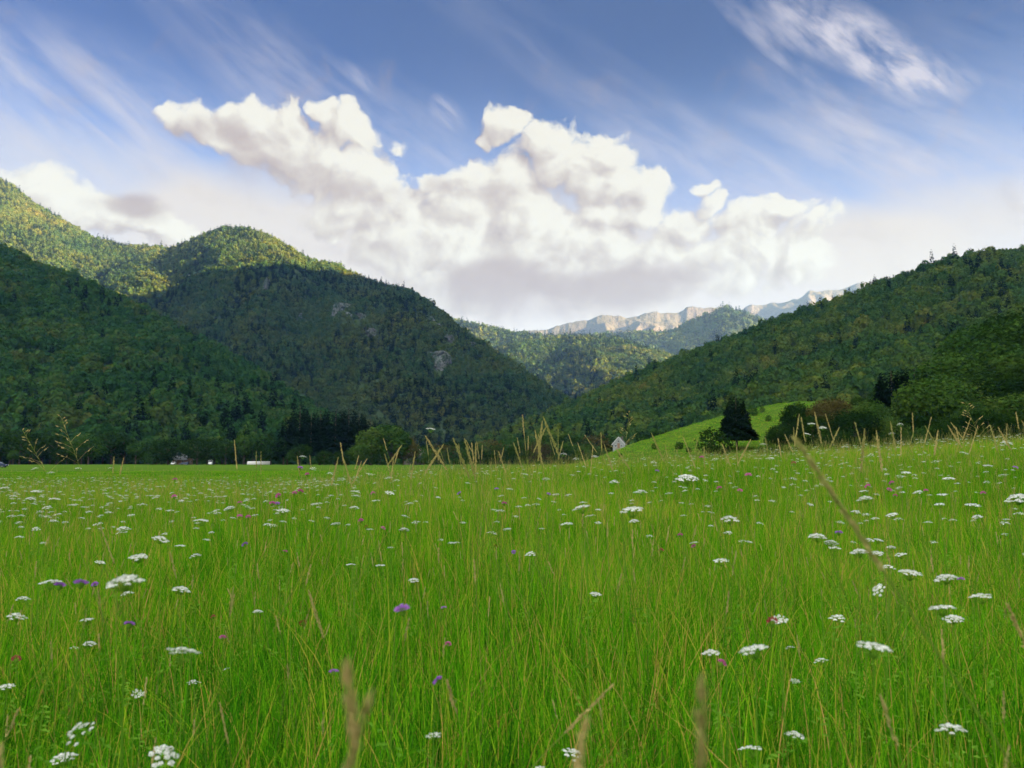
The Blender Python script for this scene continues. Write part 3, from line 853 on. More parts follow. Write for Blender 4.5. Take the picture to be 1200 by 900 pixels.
def plant_tree(name, kind, px, py_top, Y, mat, label, group, seed, cat='tree', py_base=None, wide=1.0, faces=1600, h=None):
    """a tree standing on the ground at distance Y whose tip reaches py_top"""
    top = at(px, py_top, Y)
    gz = terrain_z(top.x, Y)
    H = h if h else max(1.0, top.z - gz)
    root = empty(name, (top.x, Y, gz), random.uniform(0, 6.28))
    cm, tm = tree_meshes(kind, seed, mat, faces)
    root.scale = (H * wide, H * wide, H)
    link('crown', cm, root); link('trunk', tm, root)
    tag(root, label, cat, group)
    return root

# the dark group of firs standing alone in the mown field
FIRG = 'dark firs of the lone grove at the far edge of the field'
for i, (px, py, Y, wd, lb) in enumerate([
    (352, 481, 392, 1.0, 'tall dark fir at the outer end of the grove, on the forest hill side'),
    (338, 493, 396, .95, 'shorter dark fir half behind the first fir of the grove'),
    (365, 483, 386, .95, 'dark fir with a slender top, second along the grove'),
    (376, 486, 396, 1.0, 'dark fir set back in the gap of the grove'),
    (394, 482, 384, 1.15, 'broad dark fir in the middle of the grove'),
    (402, 484, 398, 1.0, 'dark fir just behind the broad middle fir of the grove'),
    (409, 484, 388, .95, 'narrow dark fir past the middle of the grove'),
    (421, 486, 394, .9, 'slender dark fir behind the round bright tree of the grove'),
    (434, 491, 399, .9, 'last and lowest dark fir of the grove, beside the two leafy trees')]):
    plant_tree('fir_tree', 'fir', px, py - 3 + (i % 3) * 3 - 3, Y, F_FIR, lb, FIRG, 300 + i % 4, wide=wd * 1.12, faces=3400)
LG = 'leafy trees round the fir grove'
for i, (kind, px, py, Y, mat, wd, lb) in enumerate([
    ('round', 318, 517, 398, F_DARK, 1.25, 'low dark leafy tree at the outer foot of the fir grove'),
    ('round', 333, 509, 392, F_DARK, 1.2, 'dark leafy tree leaning against the outer firs of the grove'),
    ('round', 352, 519, 374, F_DARK, 1.35, 'low bluish round tree in front of the tall outer firs'),
    ('round', 421, 519, 372, F_TREE, 1.35, 'low bright green round tree in front of the firs'),
    ('tall', 436, 499, 384, F_TREE, 1.35, 'green leafy tree rising beside the last fir of the grove'),
    ('tall', 459, 496, 388, F_TREE, 1.4, 'green leafy tree at the inner end of the grove, with an olive side'),
    ('round', 473, 510, 398, F_RUST, 1.1, 'small olive tree past the inner end of the grove'),
    ('bush', 402, 528, 368, F_DARK, 1.2, 'dark bush under the middle firs of the grove'),
    ('bush', 380, 527, 370, F_DARK, 1.3, 'dark bush between the low bluish tree and the middle firs'),
    ('bush', 446, 529, 370, F_DARK, 1.3, 'dark bush under the two green leafy trees'),]):
    plant_tree('leafy_tree' if kind != 'bush' else 'bush', kind, px, py, Y, mat, lb, LG, 320 + i % 5, cat='tree' if kind != 'bush' else 'bush', wide=wd, faces=2000)

# hedge trees further in, before the foot of the mountain
HG = 'low trees of the hedge between the grove and the pasture'
hedge = [(487,521,430,'bush'),(497,519,440,'round'),(508,524,420,'bush'),(520,518,430,'round'),(532,515,440,'round'),(540,520,415,'bush'),(551,517,430,'round'),(563,518,445,'round'),(575,514,450,'round'),(586,519,430,'bush'),(597,512,455,'round'),(609,517,440,'round'),(621,511,455,'round'),(634,517,440,'round'),(646,510,455,'round'),(659,516,440,'round'),(671,509,455,'round'),(684,514,445,'bush'),(697,508,455,'round'),(709,510,460,'round'),(748,505,470,'round'),(762,500,470,'round'),(776,502,475,'round')]
for i, (px, py, Y, kind) in enumerate(hedge):
    mt = [F_TREE, F_DARK, F_TREE, F_RUST, F_DARK][i % 5]
    plant_tree('hedge_tree', kind, px, py, Y, mt, 'low tree in the long hedge between the fir grove and the white gabled house', HG, 330 + i % 6, wide=1.35, faces=1300)

# trees along the foot of the forest hill, at the far edge of the mown field
EG = 'trees along the far edge of the mown field at the foot of the forest hill'
edge_px = -60
i = 0
while edge_px < 312:
    dist_h = random.uniform(503, 522)
    mt = random.choice([F_DARK, F_DARK, F_TREE, F_TREE, F_DARK, F_RUST]) if i % 7 else F_DARK
    kind = random.choice(['round', 'round', 'tall', 'bush'])
    if kind == 'bush': dist_h = random.uniform(519, 530)
    plant_tree('edge_tree', kind, edge_px, dist_h, random.uniform(418, 440), mt, 'leafy tree in the row between the mown field and the forest hill', EG, 340 + i % 7, wide=random.uniform(1.2, 1.6), faces=1400)
    edge_px += random.uniform(8, 15); i += 1
for (px, py, Y, kind, mt, wd, lb) in [
    (16, 527, 400, 'tall', F_TREE, 1.15, 'small upright pale green tree alone before the forest edge, beside the dark car'),
    (105, 508, 408, 'round', F_TREE, 1.2, 'round bright green tree standing out before the forest edge'),
    (198, 513, 404, 'round', F_DARK, 1.4, 'broad dark tree beside the grey roofed house'),
    (232, 511, 404, 'round', F_DARK, 1.3, 'dark tree on the other side of the grey roofed house, by the white van'),
    (265, 514, 404, 'round', F_DARK, 1.3, 'dark tree between the white van and the long white tent'),
    (180, 528, 402, 'bush', F_TREE, 1.3, 'rounded green bush before the broad dark tree by the house')]:
    plant_tree('field_tree', kind, px, py, Y, mt, lb, 'single trees standing before the forest edge', 350 + int(px) % 5, wide=wd, faces=2000)

# the pasture: one dark conifer and some shrubs
def pasture_Y(px, py):
    h = hillL.bvh.ray_cast(Vector((0, 0, CAM_Z)), ray(px, py)); return h[0].y if h[0] is not None else 230
plant_tree('fir_tree', 'fir', 862, 464, 205, F_FIR, 'big dark conifer standing alone before the open grassy hill', 'lone conifer before the grassy hill', 361, wide=1.22, faces=6500)
for (px, pyt, pyb, mt, wd, lb) in [
    (796, 517, 527, F_DARK, .9, 'dark round shrub low on the grassy hill, bigger of two close together'),
    (807, 524, 531, F_DARK, .9, 'dark shrub touching the bigger round one low on the grassy hill'),
    (767, 519, 527, F_DARK, .8, 'small upright dark shrub on the grassy hill near the white gabled house'),
    (836, 500, 530, F_DARK, 1.0, 'dark leafy shrub at the foot of the big lone conifer'),
    (882, 474, 488, F_TREE, .8, 'small bush on the skyline of the grassy hill, above the conifer side'),
    (900, 486, 494, F_TREE, .8, 'small bush half way up the grassy hill past the conifer'),
    (893, 476, 484, F_TREE, .7, 'smallest bush near the top of the grassy hill'),
    (727, 531, 536, F_DARK, .9, 'tiny dark shrub at the lower end of the grassy hill')]:
    Yp = 198 if px == 836 else pasture_Y(px, pyb)
    plant_tree('shrub', 'bush', px, pyt, Yp, mt, lb, 'shrubs on the grassy hill', 365 + int(px) % 3, cat='shrub', wide=wd, faces=900)

# the dark wood close on the right, tree by tree
WG = 'trees of the dark wood on the near slope'
wood_named = [
    (913,496,196,'round',F_DARK,1.2,'dark leafy tree at the outer edge of the dark wood, below the grassy hilltop'),
    (934,471,214,'round',F_DARK,1.1,'dark round tree overlapping the crest of the grassy hill'),
    (951,484,190,'round',F_DARK,1.2,'low dark tree in front of the rusty brown one'),
    (972,464,208,'round',F_RUST,1.1,'rusty brown leafy tree at the edge of the dark wood'),
    (1000,478,185,'round',F_DARK,1.2,'dark tree past the rusty brown one in the wood edge'),
    (1016,466,200,'round',F_TREE,1.0,'lighter green tree in the wood edge before the tall dark firs'),
    (1044,433,222,'fir',F_FIR,1.3,'tall dark fir in the dark wood, outermost of three'),
    (1058,440,226,'fir',F_FIR,1.25,'dark fir between two taller ones in the dark wood'),
    (1071,431,230,'fir',F_FIR,1.3,'tall dark fir of the wood, beside the bright leafy tree'),
    (1096,437,196,'round',F_TREE,1.15,'bright yellowish green tree in the dark wood'),
    (1118,412,222,'round',F_TREE,1.15,'bright green tree high in the dark wood, upper of two'),
    (1148,377,250,'round',F_TREE,1.1,'green tree at the top edge of the dark wood against the hill'),
    (1180,368,255,'round',F_DARK,1.2,'dark tree at the top edge of the wood near the frame edge'),]
for i, (px, py, Y, kind, mt, wd, lb) in enumerate(wood_named):
    plant_tree('wood_tree', kind, px, py, Y, mt, lb, WG, 370 + i % 7, wide=wd, faces=6500)
rr_ = random.Random(5)
crest_x = [930,960,1000,1030,1080,1120,1150,1200,1260,1330]; crest_y = [505,487,470,455,436,408,388,362,340,318]
n_ = 0
for row, (Y, drop) in enumerate([(262,0),(246,8),(228,22),(208,44),(190,66),(172,92),(154,112)]):
    px = 925 + row * 3 + rr_.uniform(0, 8)
    while px < 1330:
        py = np.interp(px, crest_x, crest_y) + drop * np.interp(px, [930, 1060, 1200], [.12, .62, 1.0]) + rr_.uniform(-6, 7)
        if py < 512:
            mt = rr_.choice([F_DARK, F_DARK, F_DARK, F_TREE, F_DARK])
            plant_tree('wood_tree', rr_.choice(['round','round','tall']), px, py, Y + rr_.uniform(-6, 6), mt, 'dark leafy tree within the close ranks of the dark wood', WG, 370 + n_ % 7, wide=rr_.uniform(1.05, 1.4), faces=6500)
            n_ += 1
        px += rr_.uniform(24, 36) * (230 / Y) ** .5
print('dark wood', n_)
for px in range(905, 1330, 22):
    plant_tree('wood_shrub', 'bush', px + rr_.uniform(-6, 6), 520 - max(0, (px - 1000) * .05), 146 + rr_.uniform(0, 14), F_DARK, 'dark shrub along the foot of the dark wood, behind the grass crest', 'shrubs at the foot of the dark wood', 380 + px % 4, cat='shrub', wide=1.3, faces=1600)
# ------------------------------------------------------------------ grass
def blades(n, rad, hmin, hmax, w, seg, seed, lean=.35, stalks=0.0, tan=.10, square=False):
    """n curved tapering blades; returns verts, quads, tint (0 dark green .. 1 straw)"""
    r = np.random.default_rng(seed)
    if square: xy = r.uniform(-rad, rad, (n, 2))
    else:
        q = np.sqrt(r.random(n)) * rad; th = r.uniform(0, 6.283, n); xy = np.stack([np.cos(th) * q, np.sin(th) * q], 1)
    h = r.uniform(hmin, hmax, n) * r.uniform(.75, 1.0, n)
    dr = r.uniform(0, 6.283, n); bend = np.abs(r.normal(0, lean, n)) + .05
    wd = w * r.uniform(.6, 1.3, n)
    tint = np.clip(r.normal(.38, .16, n), 0.02, .72)
    straw = r.random(n) < tan
    tint[straw] = r.uniform(.70, 1.0, straw.sum()); h[straw] *= r.uniform(1.0, 1.25, straw.sum())
    face = dr + math.pi / 2 + r.normal(0, .5, n)
    V = np.zeros((n, seg + 1, 2, 3))
    for k in range(seg + 1):
        t = k / seg
        out_ = h * bend * t ** 2.0
        droop = 1 - .45 * np.clip(bend - .25, 0, 1) * t ** 2
        cx_ = xy[:, 0] + np.cos(dr) * out_; cy_ = xy[:, 1] + np.sin(dr) * out_; cz_ = h * t * droop
        hw = wd * (1 - t ** 1.6) * (0.55 + .9 * t * (1 - t)) + wd * .06
        tw = face + t * r.uniform(-.8, .8)
        V[:, k, 0] = np.stack([cx_ - np.cos(tw) * hw, cy_ - np.sin(tw) * hw, cz_], 1)
        V[:, k, 1] = np.stack([cx_ + np.cos(tw) * hw, cy_ + np.sin(tw) * hw, cz_], 1)
    m = (seg + 1) * 2
    base = (np.arange(n) * m)[:, None]
    fs = []
    for k in range(seg):
        fs.append(base + np.array([2*k, 2*k+1, 2*k+3, 2*k+2])[None])
    return V.reshape(-1, 3), np.concatenate(fs), np.repeat(tint, m)

def spike_geo(base, tip, n, r, size, spread):
    """a flowering grass head: small husks round the top of a stalk"""
    t = r.random(n)
    c = base[None] * (1 - t)[:, None] + tip[None] * t[:, None]
    d = r.normal(size=(n, 3)); d[:, 2] = np.abs(d[:, 2]) * .6 + .5; d /= np.linalg.norm(d, axis=1)[:, None]
    env = np.sin(np.clip(t * .92 + .08, 0, 1) * math.pi) ** .6
    c = c + d * (spread * env * r.uniform(.1, 1.0, n))[:, None] * np.array([1, 1, .3])
    ax = (tip - base); ax = ax / np.linalg.norm(ax)
    up = ax[None] + r.normal(size=(n, 3)) * .35; up /= np.linalg.norm(up, axis=1)[:, None]
    sd_ = np.cross(up, r.normal(size=(n, 3))); sd_ /= np.linalg.norm(sd_, axis=1)[:, None]
    s = (size * r.uniform(.7, 1.3, n))[:, None]
    v = np.stack([c - up * s, c + sd_ * s * .38, c + up * s * 1.3, c - sd_ * s * .38], 1).reshape(-1, 3)
    return v, np.arange(n * 4).reshape(n, 4)

def stalk_parts(h, seed, kind='spike', thick=.0011, nseed=110):
    """one flowering grass: stem mesh data and seed head mesh data"""
    r = np.random.default_rng(seed)
    b = r.uniform(.04, .16); th = 0.0
    t = np.linspace(0, 1, 7)
    pts = np.stack([h * b * t ** 2.2, np.zeros(7), h * t * (1 - .05 * t)], 1)
    mb = MB(); mb.tube(pts, np.linspace(thick, thick * .55, 7), 4, tint=.70)
    # two leaves on the stem
    v, f, q = blades(3, .006, h * .3, h * .5, .0022, 4, seed + 5, .5, tan=.2)
    mb.add(v + np.array([0, 0, h * .08]), f, None, .5)
    L = {'spike': .085, 'plume': .16, 'thin': .11, 'open': .20, 'stub': .042}[kind] * h
    d = (pts[-1] - pts[-2]); d /= np.linalg.norm(d)
    tip = pts[-1] + d * .01; base = pts[-1] - d * L
    if kind == 'open':
        V, F, k0 = [], [], 0
        hb_ = MB()
        for k in range(16):
            u = k / 16; p0 = base + (tip - base) * u; ln = L * .42 * (1 - u) + .012
            a = r.uniform(0, 6.283); e = p0 + np.array([math.cos(a) * ln * .8, math.sin(a) * ln * .8, ln * .55])
            hb_.tube([p0, (p0 + e) / 2 + np.array([0, 0, .004]), e], [thick * .4, thick * .3, thick * .25], 3, False, .8)
            vv, ff = spike_geo((p0 + e * 2) / 3, e, 7, r, .0042, .004)
            hb_.add(vv, ff, None, r.uniform(.75, .95))
        return mb, hb_
    hb_ = MB()
    sp = {'spike': .0045, 'plume': .0085, 'thin': .0028, 'stub': .0042}[kind]
    v, f = spike_geo(base, tip, nseed, r,   .0042 if kind != 'plume' else .0046, sp)
    hb_.add(v, f, None, .85)
    hb_.t[-1] = np.repeat(r.uniform(.62, 1.0, nseed), 4)
    return mb, hb_

def grass_shader(col, trans):
    """blades lean every way: the shading normal is eased toward the zenith, as a tuft catches the sky"""
    nt = E.nt
    g = nt.nodes.new('ShaderNodeNewGeometry')
    nrm = vmath('NORMALIZE', vmath('ADD', E(g.outputs['Normal']), (0, 0, 1.15)))
    d = nt.nodes.new('ShaderNodeBsdfDiffuse'); t = nt.nodes.new('ShaderNodeBsdfTranslucent'); mx = nt.nodes.new('ShaderNodeMixShader')
    nt.links.new(col.s, d.inputs[0]); nt.links.new(col.s, t.inputs[0]); nt.links.new(nrm.s, d.inputs['Normal'])
    mx.inputs[0].default_value = trans
    nt.links.new(d.outputs[0], mx.inputs[1]); nt.links.new(t.outputs[0], mx.inputs[2])
    return mx.outputs[0]
def mat_grass():
    m = new_mat('meadow_grass')
    t = attr('tint'); rnd = obj_info('Random')
    patch = noise(obj_info('Location'), 0.45, 3.0, 0.6)
    wide = noise(obj_info('Location'), 0.11, 2.0, 0.5)
    f = t + (wide - 0.5) * 0.62 + (rnd - 0.5) * 0.16 + (patch - 0.5) * 0.55 + 0.03
    c = ramp(f, [(0.0, (0.008, 0.055, 0.004)), (0.20, (0.024, 0.138, 0.004)), (0.40, (0.068, 0.268, 0.005)), (0.60, (0.150, 0.375, 0.008)), (0.74, (0.28, 0.38, 0.020)), (0.86, (0.42, 0.32, 0.05)), (1.0, (0.44, 0.27, 0.08))])
    out(m, grass_shader(c, 0.36)); return m
M['grass'] = mat_grass()
def mat_stalk(name, a, b):
    m = new_mat(name); t = attr('tint'); rnd = obj_info('Random')
    c = ramp(t * 0.6 + rnd * 0.4, [(0.35, a), (0.85, b)])
    out(m, leafy(c, 0.3)); return m
M['seed'] = mat_stalk('seed_head', (0.20, 0.24, 0.06), (0.46, 0.36, 0.15))
M['stem'] = mat_stalk('grass_stem', (0.07, 0.17, 0.015), (0.24, 0.25, 0.06))

def clump_proto(nm, n, rad, h0, h1, w, seg, seed, stalks=0, tan=.10, lean=.35, kinds=('spike', 'thin', 'plume'), thick=.0011, nseed=60, square=False):
    V, F, T = blades(n, rad, h0, h1, w, seg, seed, lean, tan=tan, square=square)
    fl = [F]; vs = [V]; ts = [T]; k0 = len(V); midx = [np.zeros(len(F), int)]
    r = np.random.default_rng(seed + 900)
    for k in range(stalks):
        hh = h1 * r.uniform(1.0, 1.45)
        mb, hb_ = stalk_parts(hh, seed * 31 + k, kinds[k % len(kinds)], thick, nseed)
        a = r.uniform(0, 6.283); ca, sa = math.cos(a), math.sin(a)
        rot = np.array([[ca, sa, 0], [-sa, ca, 0], [0, 0, 1]])
        off = np.array([r.uniform(-rad, rad) * .9, r.uniform(-rad, rad) * .9, 0])
        for q, mi in ((mb, 2), (hb_, 1)):
            v = np.concatenate(q.v) @ rot + off
            f = np.concatenate(q.f4) + k0
            vs.append(v); ts.append(np.concatenate(q.t)); fl.append(f); midx.append(np.full(len(f), mi)); k0 += len(v)
    me = mesh_np(nm, np.concatenate(vs), [np.concatenate(fl)], {'tint': np.concatenate(ts)}, [M['grass'], M['seed'], M['stem']], False, np.concatenate(midx))
    return me

def ring_points(d0, d1, per_m2, amax=1.0, margin=5.0):
    """jittered points in the view wedge (wider than the frame) between two distances"""
    step = 1 / math.sqrt(per_m2)
    X = d1 * amax + margin
    gx_, gy_ = np.meshgrid(np.arange(-X, X, step), np.arange(-3.5, d1 + step, step), indexing='ij')
    p = np.stack([gx_.ravel(), gy_.ravel()], 1) + rng.uniform(-.5, .5, (gx_.size, 2)) * step
    d = np.hypot(p[:, 0], p[:, 1])
    ok = (d >= d0) & (d < d1) & (np.abs(p[:, 0]) < np.maximum(p[:, 1], 0) * amax + margin)
    return p[ok]

def tall_limit(x):   # beyond this y the field is mown short at the left
    return np.interp(x, [-40, -22, -12, -6, -3, 3, 100], [31, 33, 34, 36, 44, 60, 70])

def lay(name, p, protos, label, smin=.8, smax=1.2, hvar=.35, tilt=.10, weights=None):
    z = ground_z(p[:, 0], p[:, 1])
    n = len(p)
    hv = 1 + hvar * fbm(p[:, 0] * .45 + 7, p[:, 1] * .45, 3)
    s = rng.uniform(smin, smax, n)
    rot = np.zeros((n, 3)); rot[:, 2] = rng.uniform(0, 6.283, n)
    rot[:, 0] = rng.normal(0, tilt, n); rot[:, 1] = rng.normal(0, tilt, n)
    idx = rng.choice(len(protos), n, p=weights) if weights is not None else rng.integers(0, len(protos), n)
    o = gn_scatter(name, np.stack([p[:, 0], p[:, 1], z - .01], 1), rot, s, idx, protos, label, 'stuff', s * hv * rng.uniform(.85, 1.15, n))
    print(name, n)
    return o

# close grass: blade by blade
near = [clump_proto('near_tuft', 56, .13, .24, .58, .0027, 6, 40 + k, stalks=(k % 4 == 0), tan=.15, lean=.48, nseed=70) for k in range(8)]
near += [clump_proto('near_herb', 12, .12, .10, .34, .0100, 6, 160 + k, tan=.02, lean=.75) for k in range(2)]
near += [clump_proto('near_tuft', 30, .12, .20, .44, .0045, 6, 60 + k, tan=.03, lean=.55) for k in range(3)]
wts = np.array([1.0] * 8 + [.42] * 2 + [.55] * 3); wts /= wts.sum()
p = ring_points(.62, 9.0, 34)
lay('grass', p, near, 'lush long green meadow grass close by, with straw coloured blades', weights=wts)
# middle distance
mid = [clump_proto('mid_tuft', 120, .36, .28, .58, .0034, 4, 80 + k, stalks=1 + k % 3, tan=.13, lean=.36, thick=.0014, nseed=40) for k in range(6)]
p = ring_points(9.0, 26.0, 7.5)
p = p[p[:, 1] < tall_limit(p[:, 0])]
lay('grass', p, mid, 'long meadow grass with pale seed heads in the middle of the meadow')
# further back to the crest and to the edge of the mown part
far = [clump_proto('far_tuft', 130, .62, .30, .60, .0060, 3, 100 + k, stalks=5 + k % 3, tan=.13, lean=.32, thick=.0022, nseed=26) for k in range(5)]
p = ring_points(26.0, 62.0, 2.4, amax=.85)
p = p[p[:, 1] < tall_limit(p[:, 0]) + rng.normal(0, .8, len(p))]
lay('grass', p, far, 'far edge of the long grass where the mown field begins')
# the mown field
short = [clump_proto('short_turf', 260, 1.0, .05, .13, .010, 2, 120 + k, tan=.05, lean=.5, square=True) for k in range(4)]
p = ring_points(29.0, 120.0, .45, amax=.80)
p = p[p[:, 1] > tall_limit(p[:, 0]) - 3]
p = p[p[:, 0] < 6 + (p[:, 1] - 40) * .12]
lay('grass', p, short, 'short mown turf of the field beyond the long grass', hvar=.5, tilt=.02)

# rough grass on the open hill
P_, tot = hillL.sample(int(14000), 1.05)
n = len(P_)
rot = np.zeros((n, 3)); rot[:, 2] = rng.uniform(0, 6.283, n)
sc_ = rng.uniform(.8, 1.7, n)
tuft = [clump_proto('pasture_tuft', 40, .9, .08, .26, .03, 2, 140 + k, tan=.10, lean=.6) for k in range(4)]
gn_scatter('grass', P_ - np.array([0, 0, .02]), rot, sc_, rng.integers(0, 4, n), tuft, 'rough grazed grass on the open hill', 'stuff')
# ------------------------------------------------------------------ flowers
def simple_mat(name, a, b, trans=0.3, rnd_amt=0.6):
    m = new_mat(name); t = attr('tint'); rnd = obj_info('Random')
    c = ramp(t * (1 - rnd_amt) + rnd * rnd_amt, [(0.1, a), (0.9, b)])
    out(m, leafy(c, trans)); return m
M['petal'] = simple_mat('white_petals', (0.50, 0.53, 0.48), (0.68, 0.70, 0.66), .25, .3)
M['green'] = simple_mat('flower_stem', (0.08, 0.22, 0.015), (0.16, 0.32, 0.03), .4)
M['violet'] = simple_mat('violet_petals', (0.26, 0.10, 0.42), (0.46, 0.22, 0.58), .3)
M['pink'] = simple_mat('pink_petals', (0.40, 0.06, 0.22), (0.56, 0.16, 0.36), .3)
M['red'] = simple_mat('clover_red', (0.25, 0.03, 0.05), (0.40, 0.08, 0.10), .25)
M['brown'] = simple_mat('brown_seeds', (0.10, 0.035, 0.015), (0.20, 0.075, 0.03), .15)

def umbel_head(seed, rays=18, fl=16, dome=.18, gap=1.0):
    """flat white umbel of unit diameter with its centre top at the origin: florets on little umbels at the ends of rays"""
    r = np.random.default_rng(seed)
    W, G = MB(), MB()
    hub = np.array([0, 0, -.42])
    for k in range(rays):
        q = math.sqrt((k + .6) / rays) * .45; th = k * 2.39996 + r.uniform(-.2, .2)
        c = np.array([math.cos(th) * q, math.sin(th) * q, -dome * (q / .45) ** 2 + r.normal(0, .018)])
        G.tube([hub, hub * .45 + c * .55 + np.array([0, 0, -.05]), c - np.array([0, 0, .03])], [.011, .008, .007], 4, False, .5)
        rr = r.uniform(.070, .105) * gap
        nrm = np.array([math.cos(th) * q * .8, math.sin(th) * q * .8, 1.0])
        n = fl
        a = np.arange(n) * 2.39996; s = np.sqrt((np.arange(n) + .5) / n) * rr
        p = c[None] + np.stack([np.cos(a) * s, np.sin(a) * s, .035 - .45 * s ** 2 / rr + r.normal(0, .006, n)], 1)
        d = nrm[None] + r.normal(size=(n, 3)) * .35 + np.stack([np.cos(a) * s, np.sin(a) * s, 0 * s], 1) * 5
        d /= np.linalg.norm(d, axis=1)[:, None]
        v, f = quads(p, d, rr * .34 * r.uniform(.75, 1.2, n), .95, r)
        W.add(v, f, None, r.uniform(.2, 1))
        G.add(*quads(c[None] - np.array([[0, 0, .02]]), np.array([[0, 0, 1.0]]), .03, 1.0, r), None, .5)
    return W, G
def head_mesh(nm, W, G, m1, m2):
    nW = sum(len(f) for f in W.f4)
    off = W.n
    V = np.concatenate(W.v + G.v); T = np.concatenate(W.t + G.t)
    f4 = np.concatenate(W.f4 + [f + off for f in G.f4])
    mi = np.concatenate([np.zeros(nW, int), np.ones(len(f4) - nW, int)])
    return mesh_np(nm, V, [f4], {'tint': T}, [m1, m2], False, mi)
UMB = [head_mesh('flower_head', *umbel_head(500 + k, rays=[20, 24, 17, 14][k], fl=[18, 16, 16, 18][k], dome=[.12, .20, .08, .26][k], gap=[1, 1.05, .95, 1.1][k]), M['petal'], M['green']) for k in range(4)]
UMB_OPEN = head_mesh('flower_head', *umbel_head(520, rays=15, fl=20, dome=.42, gap=.78), M['petal'], M['green'])
UMB_FAR = [head_mesh('flower_head', *umbel_head(540 + k, rays=12, fl=6, dome=[.10, .16, .2][k], gap=1.35), M['petal'], M['green']) for k in range(3)]

def stem_mesh(seed, leaves=True):
    """unit height stem, foot at the origin"""
    r = np.random.default_rng(seed); mb = MB()
    t = np.linspace(0, 1, 7); b = r.uniform(-.03, .03)
    mb.tube(np.stack([b * np.sin(t * 3.1), .02 * np.sin(t * 2.2 + seed), t], 1) * np.array([1, 1, 1]), np.linspace(.0022, .0012, 7), 5, False, .5)
    if leaves:   # feathery leaves
        for k in range(5):
            z = .18 + .13 * k; th = k * 2.4 + r.uniform(-.4, .4); L = .13 * (1 - .12 * k)
            for j in range(7):
                u = (j + 1) / 7
                c = np.array([[math.cos(th) * L * u, math.sin(th) * L * u, z + .05 * u]])
                v, f = quads(c + r.normal(size=(1, 3)) * .008, np.array([[math.cos(th) * -.3, math.sin(th) * -.3, .9]]), .012, .5, r)
                mb.add(v, f, None, .4)
    return mb.build('stem', M['green'])
STEM = [stem_mesh(k) for k in range(4)]

NFL = [0]
def stem_to(root_name, foot_pt, head_pt, smesh):
    """empty on the ground; stem child reaching up to the head"""
    root = empty(root_name, foot_pt)
    d = Vector(head_pt) - Vector(foot_pt)
    st = link('stem', smesh, root)
    st.rotation_mode = 'QUATERNION'; st.rotation_quaternion = d.to_track_quat('Z', 'Y')
    k = .7 + .3 * min(2.0, d.length)
    st.scale = (k, k, d.length)
    return root, d
def place_head(px, py, Y):
    q = at(px, py, Y); return q, float(ground_z(np.array([q.x]), np.array([q.y]))[0])
def fit_depth(px, py, Y, lo=.30, hi=1.12):
    """slide along the line of sight until the head is at a believable height above the ground"""
    for _ in range(60):
        q, gz = place_head(px, py, Y); h = q.z - gz
        if h < lo: Y *= .96
        elif h > hi: Y *= 1.04
        else: break
    return Y
def umbel_at(q, gz, dia, label, group, variant=None, tilt=(0, 0), far=False):
    NFL[0] += 1; i = NFL[0]
    dv = Vector((random.uniform(-.05, .05), random.uniform(-.05, .05), 0))
    me = UMB_FAR[i % 3] if far else (UMB_OPEN if variant == 'open' else UMB[i % 4])
    root, d = stem_to('umbel_flower', (q.x + dv.x, q.y + dv.y, gz), q - Vector((0, 0, dia * .42)), STEM[i % 4])
    hd = link('flower_head', me, root)
    hd.location = d + Vector((0, 0, dia * .42))
    hd.scale = (dia,) * 3
    hd.rotation_euler = (tilt[0] + random.gauss(0, .10), tilt[1] + random.gauss(0, .10), random.uniform(0, 6.28))
    tag(root, label, 'flower', group)
    return root

